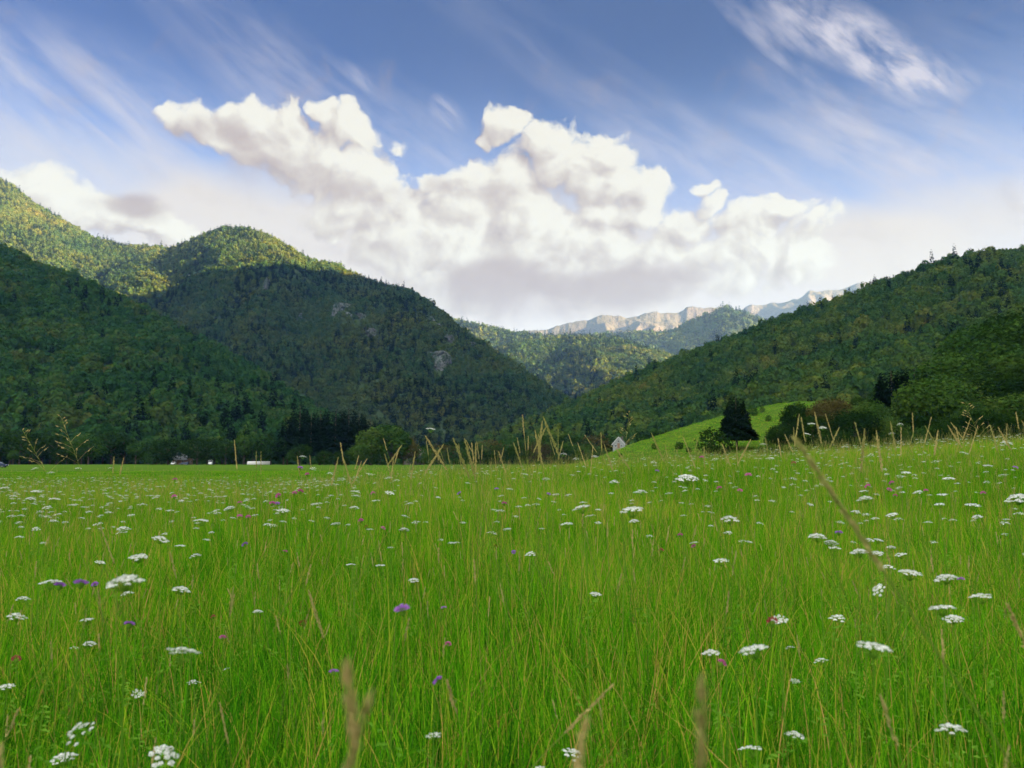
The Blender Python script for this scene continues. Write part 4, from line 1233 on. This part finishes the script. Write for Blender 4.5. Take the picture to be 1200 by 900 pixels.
PROM = [ # px, py, width px, tilt, variant, label
 (145,676,40,(0,.05),None,'large dense white umbel above the violet flowers, with a straw stalk beside it'),
 (215,761,38,(.1,.38),None,'large white umbel tilted down to one side, below the violet thistle heads'),
 (193,881,34,(.35,0),None,'compact white umbel of round tufts near the lower picture edge, beside dark grass'),
 (87,852,36,(.6,.1),'open','open white umbel of separate round tufts low in the meadow'),
 (74,884,28,(0,0),None,'flat greenish white umbel seen edge on at the lower picture edge'),
 (58,681,25,(0,0),None,'white umbel directly beside the pair of violet flowers'),
 (28,699,16,(0,0),None,'small white umbel below and outside the pair of violet flowers'),
 (7,803,20,(0,0),None,'white umbel cut by the left picture edge, low in the meadow'),
 (213,688,20,(.1,0),None,'white umbel just beyond the large dense one, before a bent straw stalk'),
 (162,812,17,(.3,.3),None,'small ragged white umbel below the large tilted one'),
 (227,797,15,(0,.1),None,'small white umbel under the outer end of the large tilted one'),
 (881,758,34,(.3,0),None,'large white umbel of round tufts, bigger of two level ones with a pink ball below'),
 (833,762,22,(.2,.05),None,'smaller white umbel beside the large tufted one, above the pink ball flower'),
 (913,725,20,(.4,.2),None,'white umbel with a dark red clover head in front of it'),
 (925,757,11,(0,.4),None,'tiny tilted white umbel beyond the large tufted one'),
 (1026,755,40,(0,0),None,'wide thin white umbel in two strands, seen edge on'),
 (932,858,23,(.1,.1),None,'white umbel low in the meadow, upper of two near the bottom'),
 (879,875,27,(.1,-.1),None,'white umbel nearest the bottom picture edge right of centre'),
 (1115,848,34,(0,0),None,'broad flat white umbel alone in the lower right corner'),
 (1104,710,29,(.05,.25),None,'broad white umbel sloping to one side, upper of an overlapping pair'),
 (1117,722,23,(0,0),None,'flat white umbel, lower of an overlapping pair'),
 (1149,697,25,(0,0),None,'flat white umbel alone past the overlapping pair'),
 (1027,689,18,(.7,.5),None,'white umbel turned almost sideways, below the chain of white umbels'),
 (1067,669,28,(0,-.15),None,'wide white umbel in the chain, with its neighbour equally wide'),
 (1106,674,26,(0,.25),None,'wide white umbel at the outer end of the chain, beside a violet head'),
 (664,613,15,(0,0),None,'white domed umbel alone in the open middle of the meadow'),
 (621,647,13,(.2,0),None,'small white umbel alone in the middle of the meadow, nearer than the domed one'),
 (740,595,28,(0,.03),None,'wide flat white umbel in the middle of the meadow, broadest there'),
 (805,557,27,(0,0),None,'thick white umbel just below the crest under the lone conifer'),
 (845,656,19,(0,0),None,'white umbel alone between the middle and the crowded patch'),
 (855,605,22,(0,0),None,'flat white umbel beyond the lone one, with a smaller neighbour'),
 (698,695,14,(.1,0),None,'ragged small white umbel alone in tall grass right of the middle'),
 (485,678,13,(0,.1),None,'small white umbel alone above the big violet scabious'),
 (446,662,13,(0,0),None,'small flat white umbel beyond the one above the violet scabious'),
 (672,879,25,(.1,.2),None,'white umbel half hidden in grass at the bottom middle'),
 (508,860,19,(0,0),None,'faint greenish umbel deep in the grass near the bottom middle'),
 (1193,580,28,(0,.1),None,'white umbel cut by the right picture edge'),
 (505,502,12,(0,.06),None,'white umbel standing high above the skyline before the mountain foot'),
 (1180,517,14,(0,0),None,'white umbel on the grass crest before the dark wood, outermost'),
 (951,496,10,(0,.1),None,'white umbel topmost in a bunch above the crest, beside the dark wood edge'),
 (964,500,10,(0,.15),None,'white umbel second from the top in the bunch above the crest'),
 (946,508,9,(0,0),None,'white umbel lowest in the bunch above the crest'),
 (1055,496,8,(.1,0),None,'small white umbel above the crest in front of the dark firs'),
]
for (px, py, wpx, tilt, var, lb) in PROM:
    dia = .066 if wpx > 22 else .058
    Y = fit_depth(px, py, dia * FOC / wpx, .26)
    q, gz = place_head(px, py, Y)
    umbel_at(q, gz, wpx * Y / FOC, lb, 'white umbel flowers in the meadow', var, tilt)

def band_label(px, Y):
    side = 0 if px < 400 else (1 if px < 800 else 2)
    if Y < 6.0:
        return ('small white umbel close by in the grass, on the side of the forest hill', 'small white umbel close by in the middle grass', 'small white umbel close by, on the side of the dark wood')[side]
    if Y < 13:
        return ('white umbel half way back in the meadow, toward the mown field', 'white umbel half way back in the middle of the meadow', 'white umbel half way back in the meadow, toward the dark wood')[side]
    return ('tiny white umbel at the edge of the mown field', 'tiny white umbel far back before the hedge trees', 'tiny white umbel far back on the rise before the dark wood')[side]
SMALL = [(102,725,16),(106,752,15),(87,758,11),(149,693,15),(162,651,22),(189,629,20),(211,639,12),(229,649,14),(118,658,12),(268,594,14),(236,609,18),(145,617,16),(332,597,16),(302,715,12),(265,783,9),(21,719,22),(393,613,12),
 (474,619,12),(457,577,12),(752,574,14),(681,593,22),(743,609,12),(411,661,12),(634,899,15),(761,627,10),(958,626,22),(1140,591,17),(1040,662,17),(1028,647,15),(1007,644,22),(1055,649,15),(981,721,19),(1045,602,15),(1013,582,18),(1104,579,14),(962,771,17),(932,797,13),(974,634,16),(978,641,14),(1018,631,13),(1030,632,12),(1044,640,12),(1052,607,11),(1003,598,12),(985,611,10),(870,633,10),(690,604,10),(1088,611,10),(1101,590,12),(1145,604,12),(480,589,10),(415,593,12),(440,586,11),(417,575,11),(628,590,10),(580,597,10),
 (40,548.5,8),(92,548,8),(130,548,6),(60,553,9),(42,575,12),(37,583,12),(64,584,13),(55,593,12),(5,571,12),(355,534,9),(367,548,9),(388,554,10),(418,580,11),(465,562,9),(433,555,9),(456,559,10),(660,531,9),(675,537,8),(697,534,9),(570,554,8),(615,555,9),(683,588,10),(640,560,10),(720,563,12),(766,541,9),(838,537,9),(895,520,9),(902,536,10),(1045,507,8),(991,523,9),(1112,560,14),(1096,540,10),(1158,545,12),(1175,556,11),(1020,533,9),(1130,530,10),(1062,553,12),(930,560,10),(1012,575,12),(1075,575,12)]
for (px, py, wpx) in SMALL:
    Y = fit_depth(px, py, .058 * FOC / wpx, .28)
    q, gz = place_head(px, py, Y)
    umbel_at(q, gz, wpx * Y / FOC, band_label(px, Y), 'white umbel flowers in the meadow', None, (random.gauss(0, .1), random.gauss(0, .1)), far=wpx < 12)
rf = random.Random(77)
while NFL[0] < 296:
    Y = 6 + 21 * rf.random() ** .8
    px = rf.uniform(-60, 1260)
    dens_ = .95 if px < 400 else (.30 if px < 800 else .8)
    if rf.random() > dens_: continue
    x = (px - 600) / FOC * Y
    if Y > float(tall_limit(np.array([x]))[0]) - 1.5: continue
    gz = float(ground_z(np.array([x]), np.array([Y]))[0])
    umbel_at(Vector((x, Y, gz + rf.uniform(.50, .74))), gz, rf.uniform(.055, .085), band_label(px, Y), 'white umbel flowers in the meadow', None, (rf.gauss(0, .12), rf.gauss(0, .12)), far=Y > 8)

def ball_head(seed, mat, n=130, flat=.75, spike=.30):
    """round flower of many narrow petals, unit diameter, above a green cup"""
    r = np.random.default_rng(seed); W, G = MB(), MB()
    d = r.normal(size=(n, 3)); d[:, 2] = np.abs(d[:, 2]) * .9 - .12; d /= np.linalg.norm(d, axis=1)[:, None]
    tip = d * np.array([.5, .5, .5 * flat]) * r.uniform(.8, 1.1, (n, 1)); root = tip * (1 - spike * 1.6)
    s = np.cross(d, r.normal(size=(n, 3))); s /= np.linalg.norm(s, axis=1)[:, None]
    wd = .055
    v = np.stack([root, (root + tip) / 2 + s * wd, tip, (root + tip) / 2 - s * wd], 1).reshape(-1, 3)
    W.add(v, np.arange(n * 4).reshape(n, 4)); W.t[-1] = np.repeat(r.random(n), 4)
    G.tube([(0,0,-.42),(0,0,-.30),(0,0,-.12),(0,0,.08)], [.05,.19,.24,.16], 8, False, .4)
    return head_mesh('flower_head', W, G, mat, M['green'])
BALL = {'violet': [ball_head(600, M['violet'], 150, .55), ball_head(601, M['violet'], 130, .6)], 'pink': [ball_head(602, M['pink'], 130, .8), ball_head(603, M['pink'], 120, .8)],
        'red': [ball_head(604, M['red'], 120, 1.0, .2)], 'brown': [ball_head(605, M['brown'], 100, 1.3, .2)]}
BLOOM = [
 (70,686,14,'violet','violet flower head, first of the pair beside the white umbel'),
 (95,683,17,'violet','violet flower head, wider of the pair beside the white umbel'),
 (111,685,9,'violet','small violet head at the end of the row of violet flowers'),
 (152,731,13,'violet','violet flower head alone below the large dense white umbel'),
 (261,747,9,'pink','small pink ball flower alone beyond the large tilted white umbel'),
 (391,787,12,'violet','violet flower beside the blurred straw heads'),
 (471,714,19,'violet','largest violet scabious head, in the middle of the near grass'),
 (513,797,14,'violet','violet head seen from the side below the largest scabious'),
 (525,755,9,'pink','pale pink head between the two violet ones in the near grass'),
 (520,712,7,'violet','small bluish violet head just past the largest scabious'),
 (846,777,12,'pink','pink ball flower below two level white umbels'),
 (905,729,14,'red','dark red clover head in front of a white umbel'),
 (1126,679,9,'violet','violet head at the end of the chain of white umbels'),
 (983,624,9,'violet','bluish violet head behind the crowded white umbels'),
 (877,557,9,'pink','bright pink ball flower just below the crest under the conifer'),
 (355,731,9,'brown','rusty brown seed head alone in the near grass'),
 (19,773,11,'red','dark red head near the left picture edge'),
 (797,627,7,'pink','pink ball flower alone in the middle right grass'),
]
NB = [0]
def bloom_at(q, gz, dia, col, label, far=False):
    NB[0] += 1
    root, d = stem_to({'violet': 'scabious_flower', 'pink': 'knapweed_flower', 'red': 'clover_flower', 'brown': 'seed_head_flower'}[col], (q.x + random.uniform(-.05, .05), q.y + random.uniform(-.04, .04), gz), q - Vector((0, 0, dia * .4)), STEM[NB[0] % 4])
    hd = link('flower_head', BALL[col][NB[0] % len(BALL[col])], root)
    hd.location = d + Vector((0, 0, dia * .4)); hd.scale = (dia,) * 3
    hd.rotation_euler = (random.gauss(.1, .25), random.gauss(0, .25), random.uniform(0, 6.28))
    tag(root, label, 'flower', 'coloured flowers in the meadow')
for (px, py, wpx, col, lb) in BLOOM:
    Y = fit_depth(px, py, .034 * FOC / wpx, .26)
    q, gz = place_head(px, py, Y); bloom_at(q, gz, wpx * Y / FOC, col, lb)
for (px, py, wpx, col) in [(319,590,8,'pink'),(204,582,7,'pink'),(352,576,8,'pink'),(287,638,8,'violet'),(281,589,6,'pink'),(281,605,7,'pink'),(291,606,7,'pink'),(325,590,7,'violet'),(591,590,7,'pink'),(423,610,7,'pink'),(582,573,6,'violet'),(538,578,6,'violet'),(643,579,6,'violet'),(437,578,6,'pink'),(843,572,7,'pink'),(867,575,7,'pink'),(813,640,6,'pink'),(1042,574,7,'pink'),(1049,581,6,'pink'),(1152,578,7,'pink'),(1190,548,7,'violet'),(1045,566,7,'pink'),(1017,570,8,'pink'),(449,619,6,'pink'),(429,618,5,'brown'),(581,641,5,'brown'),(602,647,6,'violet'),(775,645,6,'red'),(250,723,6,'red'),(334,646,6,'pink'),(205,562,6,'pink'),(352,548,7,'violet'),(360,556,6,'pink'),(326,581,8,'pink'),(345,578,7,'pink'),(822,536,6,'pink'),(770,552,6,'violet'),(1085,575,6,'pink'),(930,543,6,'red')]:
    Y = fit_depth(px, py, .036 * FOC / wpx, .30)
    q, gz = place_head(px, py, Y)
    side = 'toward the forest hill' if px < 400 else ('in the middle' if px < 800 else 'toward the dark wood')
    nm = {'pink': 'small pink ball flower', 'violet': 'small violet flower', 'red': 'small dark red flower', 'brown': 'small brown seed head'}[col]
    bloom_at(q, gz, wpx * Y / FOC, col, '%s half way back in the meadow, %s' % (nm, side) if Y > 4.2 else '%s close by in the grass, %s' % (nm, side))

# beyond these, the countless smaller umbels further back
def far_umbel(k):
    W, G = umbel_head(560 + k, rays=9, fl=5, dome=.14, gap=1.8)
    vs = [v * .078 + np.array([0, 0, .62]) for v in W.v + G.v]
    off = W.n
    f4 = np.concatenate(W.f4 + [f + off for f in G.f4]); nW = sum(len(f) for f in W.f4)
    mi = np.concatenate([np.zeros(nW, int), np.ones(len(f4) - nW, int)])
    st = MB(); st.tube([(0,0,0),(.01,0,.3),(0,0,.60)], [.002,.0018,.0012], 3, False, .5)
    V = np.concatenate(vs + st.v); T = np.concatenate(W.t + G.t + st.t)
    F = np.concatenate([f4] + [f + off + G.n for f in st.f4]); mi = np.concatenate([mi, np.ones(len(F) - len(mi), int)])
    return mesh_np('far_umbel', V, [F], {'tint': T}, [M['petal'], M['green']], False, mi)
pts = []
while len(pts) < 1700:
    Y = 6.5 + 27 * rf.random() ** .75; px = rf.uniform(-150, 1350)
    clump = float(vnoise(np.array([px / 60.0 + Y * .2]), np.array([Y * .45]))[0])
    if rf.random() > (1.0 if px < 420 else (.35 if px < 800 else .8)) * (.15 + 1.3 * clump): continue
    x = (px - 600) / FOC * Y
    if Y > float(tall_limit(np.array([x]))[0]) - .5: continue
    pts.append((x, Y, float(ground_z(np.array([x]), np.array([Y]))[0])))
pts = np.array(pts); n = len(pts)
rot = np.zeros((n, 3)); rot[:, 2] = rng.uniform(0, 6.283, n); rot[:, :2] = rng.normal(0, .12, (n, 2))
gn_scatter('umbel_flowers_far_back', pts, rot, rng.uniform(.75, 1.15, n), rng.integers(0, 3, n), [far_umbel(k) for k in range(3)], 'countless small white umbels far back in the meadow')

# ------------------------------------------------------------------ single grass stalks that stand out
STK = {}
for kind, seeds in (('spike', (1, 2, 3)), ('plume', (4, 5)), ('thin', (6, 7)), ('open', (8, 9)), ('stub', (10, 11))):
    for sd_ in seeds:
        mb, hb_ = stalk_parts(1.0, 700 + sd_, kind, .0012, {'plume': 260, 'stub': 70}.get(kind, 120))
        tip = np.concatenate(hb_.v)[:, :]; tp = tip[np.argmax(tip[:, 2])]
        STK.setdefault(kind, []).append((mb.build('stem', M['stem']), hb_.build('seed_head', M['stem'] if (kind, sd_) == ('stub', 10) else M['seed']), Vector(tp)))
NS = [0]
def stalk(px, py, Y, kind, label, lean=None, group='tall grass stalks standing above the meadow'):
    NS[0] += 1
    T, gz = place_head(px, py, Y)
    sm, hm_, tip = STK[kind][(0 if 'green' in label else 1) if kind == 'stub' else NS[0] % len(STK[kind])]
    lean = random.gauss(-.04, .24) if lean is None else lean
    rot = Matrix.Rotation(lean, 3, 'Y') @ Matrix.Rotation(random.uniform(-.12, .12), 3, 'X') @ Matrix.Rotation(random.uniform(0, 6.28), 3, 'Z')
    v = rot @ tip
    s = max(.15, (T.z - gz) / v.z)
    root = empty('grass_stalk', T - v * s)
    root.rotation_euler = rot.to_euler(); root.scale = (s,) * 3
    link('stem', sm, root); link('seed_head', hm_, root)
    tag(root, label, 'grass', group)
SK = [(27,502,5.2,'open','large airy panicle of grass leaning over the mown field',-.35),(66,485,5.4,'open','tall thin airy grass standing highest before the forest hill',-.22),
 (134,534,6,'spike','short yellow grass spike, first of two before the forest edge',0),(146,535,6,'spike','short yellow grass spike, second of two before the forest edge',.05),
 (274,515,5,'thin','pale bent grass head before the trees by the white van',-.2),(300,528,6,'spike','upright yellow grass head above the long white tent',0),(306,528,6,'thin','thin bent grass head past the long white tent',-.2),
 (399,518,5.5,'spike','brown upright grass spike against the dark firs',0),(738,481,6.5,'open','thin grass stalk with hanging seeds rising beside the white gabled house',-.12),
 (636,487,5.5,'plume','tallest grass plume of the middle bunch before the wooded slope',-.2),(612,485,6.0,'spike','grass head at the outer top of the middle bunch',-.2),
 (1126,471,7.5,'open','tall airy grass rising before the dark wood',-.15),(704,506,6,'spike','brown grass spike before the hedge, near the white gabled house',-.05),
 (405,768,.50,'stub','big blurred straw spike closest to the camera, tallest of two together',-.12),(436,806,.54,'stub','blurred straw spike closest to the camera, lower of two together',.10),
 (690,838,.62,'spike','short blurred tan grass head at the bottom middle',.12),(822,786,.50,'stub','blurred tan spike close to the camera at the bottom',-.12),
 (926,510,1.05,'thin','pale green grass head slanting across the crest close to the camera',-.6),
 (2,868,.75,'spike','blurred tan grass head in the bottom corner',.1),
 (118,615,3.0,'thin','straw stalk slanting in the grass above the large dense umbel',-.5),(200,646,2.9,'spike','upright pale straw spike beyond the large dense umbel',0),
 (258,822,1.9,'thin','pale curved straw stalk low in the near grass',-.25),(720,800,1.6,'thin','pale straw stalk slanting over dark grass near the bottom middle',.55),
 (1178,705,1.5,'spike','brown straw stalk slanting by the right picture edge',-.35),(360,690,2.6,'plume','long straw head standing in the grass right of the large umbel',-.2)]
for (px, py, Y, kind, lb, ln) in SK: stalk(px, py, Y, kind, lb, ln)
row = [(350,534),(361,533),(397,535),(402,537),(419,533),(424,540),(430,537),(449,513),(468,524),(461,535),(452,531),(473,521),(487,528),(496,510),(501,516),(514,522),(519,520),(522,524),(531,512),(538,519),(546,513),(552,518),(558,517),(565,521),(578,527),(548,515),(556,518),(582,528),(600,518),(614,508),(625,503),(633,492),(640,497),(655,502),(666,508),(687,509),(709,520),(764,507),(800,512),(590,524),(606,512),(619,510),(629,508),(646,512),(660,516),(675,518),(694,522),(720,524),(780,520),(816,514),(826,522)]
row2 = [(913,513),(920,508),(937,484),(940,488),(953,482),(968,484),(1000,494),(1013,501),(1042,493),(1070,483),(1091,488),(1073,505),(1110,498),(1116,494),(1138,489),(1160,497),(1178,496),(1190,482),(880,514),(895,512),(862,518),(930,500),(985,500),(1026,503),(1055,500),(1082,498),(1100,502),(1122,500),(1146,498),(1168,500),(1198,492),(845,520)]
for (px, py) in row:
    stalk(px + random.uniform(-2, 2), py, random.uniform(4.6, 9), random.choice(['spike', 'spike', 'thin', 'plume']), 'pale grass head above the skyline, between the fir grove and the grassy hill')
for (px, py) in row2:
    stalk(px + random.uniform(-2, 2), py, random.uniform(4.6, 9), random.choice(['spike', 'spike', 'thin', 'plume']), 'pale grass head above the crest, before the dark wood')
print('umbels', NFL[0], 'blooms', NB[0], 'stalks', NS[0])
# ------------------------------------------------------------------ houses and cars at the edge of the field
def flat_mat(name, c, rough=.6, spec=.3, var=.15, scale=3.0):
    m = new_mat(name); n = noise(obj_coord(), scale, 4.0, .6)
    out(m, principled(ramp(n, [(.3, tuple(k * (1 - var) for k in c)), (.7, tuple(min(1, k * (1 + var)) for k in c))]), rough, spec)); return m
M['white_wall'] = flat_mat('white_plaster', (.70, .69, .66), .9, .1, .06)
M['pale_wall'] = flat_mat('pale_boards', (.25, .27, .275), .9, .1, .08)
M['tan_wall'] = flat_mat('brown_boards', (.20, .13, .09), .9, .1, .2)
M['grey_wall'] = flat_mat('grey_plaster', (.11, .10, .085), .9, .1, .1)
M['slate'] = flat_mat('grey_roof', (.16, .18, .19), .7, .2, .12)
M['tile'] = flat_mat('faded_tiles', (.24, .19, .165), .8, .15, .15)
M['dark_roof'] = flat_mat('dark_slate', (.10, .10, .11), .7, .2, .1)
M['pane'] = flat_mat('window_glass', (.03, .035, .045), .08, .6, .05)
M['trim'] = flat_mat('white_trim', (.55, .56, .56), .6, .2, .04)
M['car_white'] = flat_mat('white_car_paint', (.75, .76, .77), .25, .5, .02)
M['car_blue'] = flat_mat('dark_blue_car_paint', (.02, .03, .07), .2, .5, .05)
M['tyre'] = flat_mat('tyre_rubber', (.02, .02, .02), .9, .1, .1)
M['tent'] = flat_mat('white_sheeting', (.42, .43, .41), .5, .3, .05)

def house(name, loc, rz, w, d, hw, hr, wall, roof, label):
    """walls with gables along x; front gable faces -y"""
    root = empty(name, loc, rz); tag(root, label, 'house')
    mb = MB(); x, y = w / 2, d / 2
    v = [(-x,-y,-1.5),(x,-y,-1.5),(x,y,-1.5),(-x,y,-1.5),(-x,-y,hw),(x,-y,hw),(x,y,hw),(-x,y,hw),(0,-y,hw+hr),(0,y,hw+hr)]
    mb.add(v, [[0,1,5,4],[1,2,6,5],[2,3,7,6],[3,0,4,7]], [[4,5,8],[6,7,9]])
    link('wall', mb.build('wall', wall), root)
    rb = MB(); o = .45; t = .16
    s = hr / x
    for sg in (-1, 1):
        p = [(0,-y-o,hw+hr+.03),(sg*(x+o),-y-o,hw-o*s+.03),(sg*(x+o),y+o,hw-o*s+.03),(0,y+o,hw+hr+.03)]
        q = [(a,b,c+t) for a,b,c in p]
        rb.add(p + q, [[0,1,2,3],[4,5,6,7],[0,1,5,4],[1,2,6,5],[2,3,7,6],[3,0,4,7]])
    rf_ = link('roof', rb.build('roof', roof), root)
    cb = MB(); cb.box((x*.45, y*.3, hw+hr*.75+.3), (.6,.6,1.3)); cb.box((x*.45, y*.3, hw+hr*.75+1.0), (.75,.75,.12))
    link('chimney', cb.build('chimney', M['grey_wall']), rf_)
    fb = MB()
    for sg in (-1, 1):
        fb.add([(0,-y-o-.03,hw+hr-.12),(sg*(x+o),-y-o-.03,hw-o*s-.12),(sg*(x+o),-y-o-.03,hw-o*s+.2),(0,-y-o-.03,hw+hr+.2),
                (0,-y-o-.005,hw+hr-.12),(sg*(x+o),-y-o-.005,hw-o*s-.12),(sg*(x+o),-y-o-.005,hw-o*s+.2),(0,-y-o-.005,hw+hr+.2)], [[0,1,2,3],[4,5,6,7],[0,1,5,4],[3,2,6,7]])
    link('bargeboard', fb.build('bargeboard', M['trim']), rf_)
    for (wx, wz) in [(-x*.5, hw*.55), (x*.5, hw*.55), (0, hw + hr*.35)]:
        wf = MB(); wf.box((wx,-y-.03,wz),(.8,.06,.95)); w_ = link('window', wf.build('window', M['trim']), root)
        pn = MB(); pn.box((wx-.18,-y-.07,wz),(.31,.03,.8)); pn.box((wx+.18,-y-.07,wz),(.31,.03,.8)); link('pane', pn.build('pane', M['pane']), w_)
    for (wy) in (-y*.5, y*.5):
        for sg in (-1, 1):
            wf = MB(); wf.box((sg*(x+.03),wy,hw*.55),(.06,1.1,1.3)); w_ = link('window', wf.build('window', M['trim']), root)
            pn = MB(); pn.box((sg*(x+.07),wy,hw*.55),(.03,.9,1.1)); link('pane', pn.build('pane', M['pane']), w_)
    db = MB(); db.box((0,-y-.04,1.0),(.95,.08,2.0)); link('door', db.build('door', M['tan_wall']), root)
    return root
q = at(726, 522, 316)
house('gabled_house', (q.x, 316, q.z - 1.2), R(-14), 4.4, 6.4, 1.8, 2.5, M['pale_wall'], M['dark_roof'], 'small white gabled house showing just behind the open grassy hill')
q = at(214, 541, 414); house('cottage', (q.x, 414, 0.1), R(82), 6.0, 7.6, 2.6, 3.2, M['tan_wall'], M['slate'], 'dark house with pale grey roof between the trees, behind the parked cars')
q = at(486, 541, 446); house('farmhouse', (q.x, 446, 0.1), R(80), 7.5, 9.5, 5.0, 3.4, M['grey_wall'], M['tile'], 'house with faded reddish roof behind the tall grass, past the fir grove')

def car(name, px, Y, rz, paint, label, van=False):
    q = at(px, 541, Y); gz = float(ground_z(np.array([q.x]), np.array([Y]))[0])
    root = empty(name, (q.x, Y, gz), rz); tag(root, label, 'van' if van else 'car')
    if van: L, W, prof_ = 5.0, 1.95, [(-2.5,.35),(-2.5,2.2),(-2.3,2.35),(1.3,2.3),(2.0,1.35),(2.5,1.1),(2.5,.35)]
    else:   L, W, prof_ = 4.2, 1.75, [(-2.1,.35),(-2.1,.95),(-1.75,1.35),(-1.2,1.48),(.2,1.45),(1.0,.98),(1.9,.86),(2.1,.65),(2.1,.35)]
    mb = MB(); n = len(prof_)
    for sg in (-1, 1): mb.add([(x, sg*W/2*(1 if z < 1.0 else .9), z) for x, z in prof_])
    for k in range(n):
        k2 = (k+1) % n; mb.f4.append(np.array([[k, k2, n+k2, n+k]]))
    c0 = mb.n; mb.add([(0,-W/2*.97,.8),(0,W/2*.97,.8)])
    for k in range(n):
        k2 = (k+1) % n; mb.f3.append(np.array([[k2, k, c0],[n+k, n+k2, c0+1]]))
    link('body', mb.build('body', paint), root)
    gb = MB(); zt = 1.25 if not van else 1.75
    for sg in (-1, 1):
        gb.box((-.9 if not van else 1.0, sg*(W/2*.93), zt-.05), (.9 if not van else .8, .05, .34)); gb.box((.05 if not van else 1.55, sg*(W/2*.93), zt-.08), (.7 if not van else .2, .05, .34))
    gb.add([(.26,-.68,1.40),(.26,.68,1.40),(.98,.74,1.01),(.98,-.74,1.01)] if not van else [(1.36,-.8,2.24),(1.36,.8,2.24),(2.02,.85,1.38),(2.02,-.85,1.38)], [[0,1,2,3]])
    gb.v[-1] = gb.v[-1] + np.array([.03, 0, .03])
    link('window', gb.build('window', M['pane']), root)
    for sx_ in (-1.3, 1.3):
        for sg in (-1, 1):
            wb = MB(); wb.tube([(sx_, sg*(W/2-.12), .32), (sx_, sg*(W/2+.02), .32)], [.32, .32], 14)
            wh = link('wheel', wb.build('wheel', M['tyre']), root)
            hb2 = MB(); hb2.tube([(sx_, sg*(W/2+.02), .32), (sx_, sg*(W/2+.035), .32)], [.19, .17], 10); link('rim', hb2.build('rim', M['slate']), wh)
    for sg in (-.6, .6):
        lb_ = MB(); lb_.box((L/2+.005, sg, .68), (.05, .32, .14)); link('headlight', lb_.build('headlight', M['trim']), root)
car('parked_car', -2, 205, R(8), M['car_blue'], 'dark blue car parked alone at the edge of the mown field')
car('parked_car', 216, 398, R(178), M['car_blue'], 'dark car parked in front of the grey roofed house')
car('parked_car', 203.5, 400, R(-80), M['car_white'], 'white car parked nose on beside the dark one by the grey roofed house')
car('delivery_van', 247, 402, R(-75), M['car_white'], 'white van parked before the forest edge trees', True)
# a long low white tent
q = at(304, 541, 401); root = empty('white_tent', (q.x, 401, .1), R(3)); tag(root, 'long low white tent lying before the trees by the fir grove', 'tent')
mb = MB(); n = 9
for k, xx in enumerate((-5.6, -2.8, 0, 2.8, 5.6)):
    mb.add([(xx, math.cos(a) * 1.5, math.sin(a) * 1.55) for a in np.linspace(0, math.pi, n)])
for k in range(4):
    for j in range(n - 1): mb.f4.append(np.array([[k*n+j, k*n+j+1, (k+1)*n+j+1, (k+1)*n+j]]))
link('cover', mb.build('cover', M['tent']), root)
eb = MB()
for xx in (-5.58, 5.58):
    eb.add([(xx, math.cos(a) * 1.47, math.sin(a) * 1.52) for a in np.linspace(0, math.pi, n)] + [(xx, 0, 0)], None, [[j, j + 1, n] for j in range(n - 1)])
link('end_wall', eb.build('end_wall', M['grey_wall']), root)
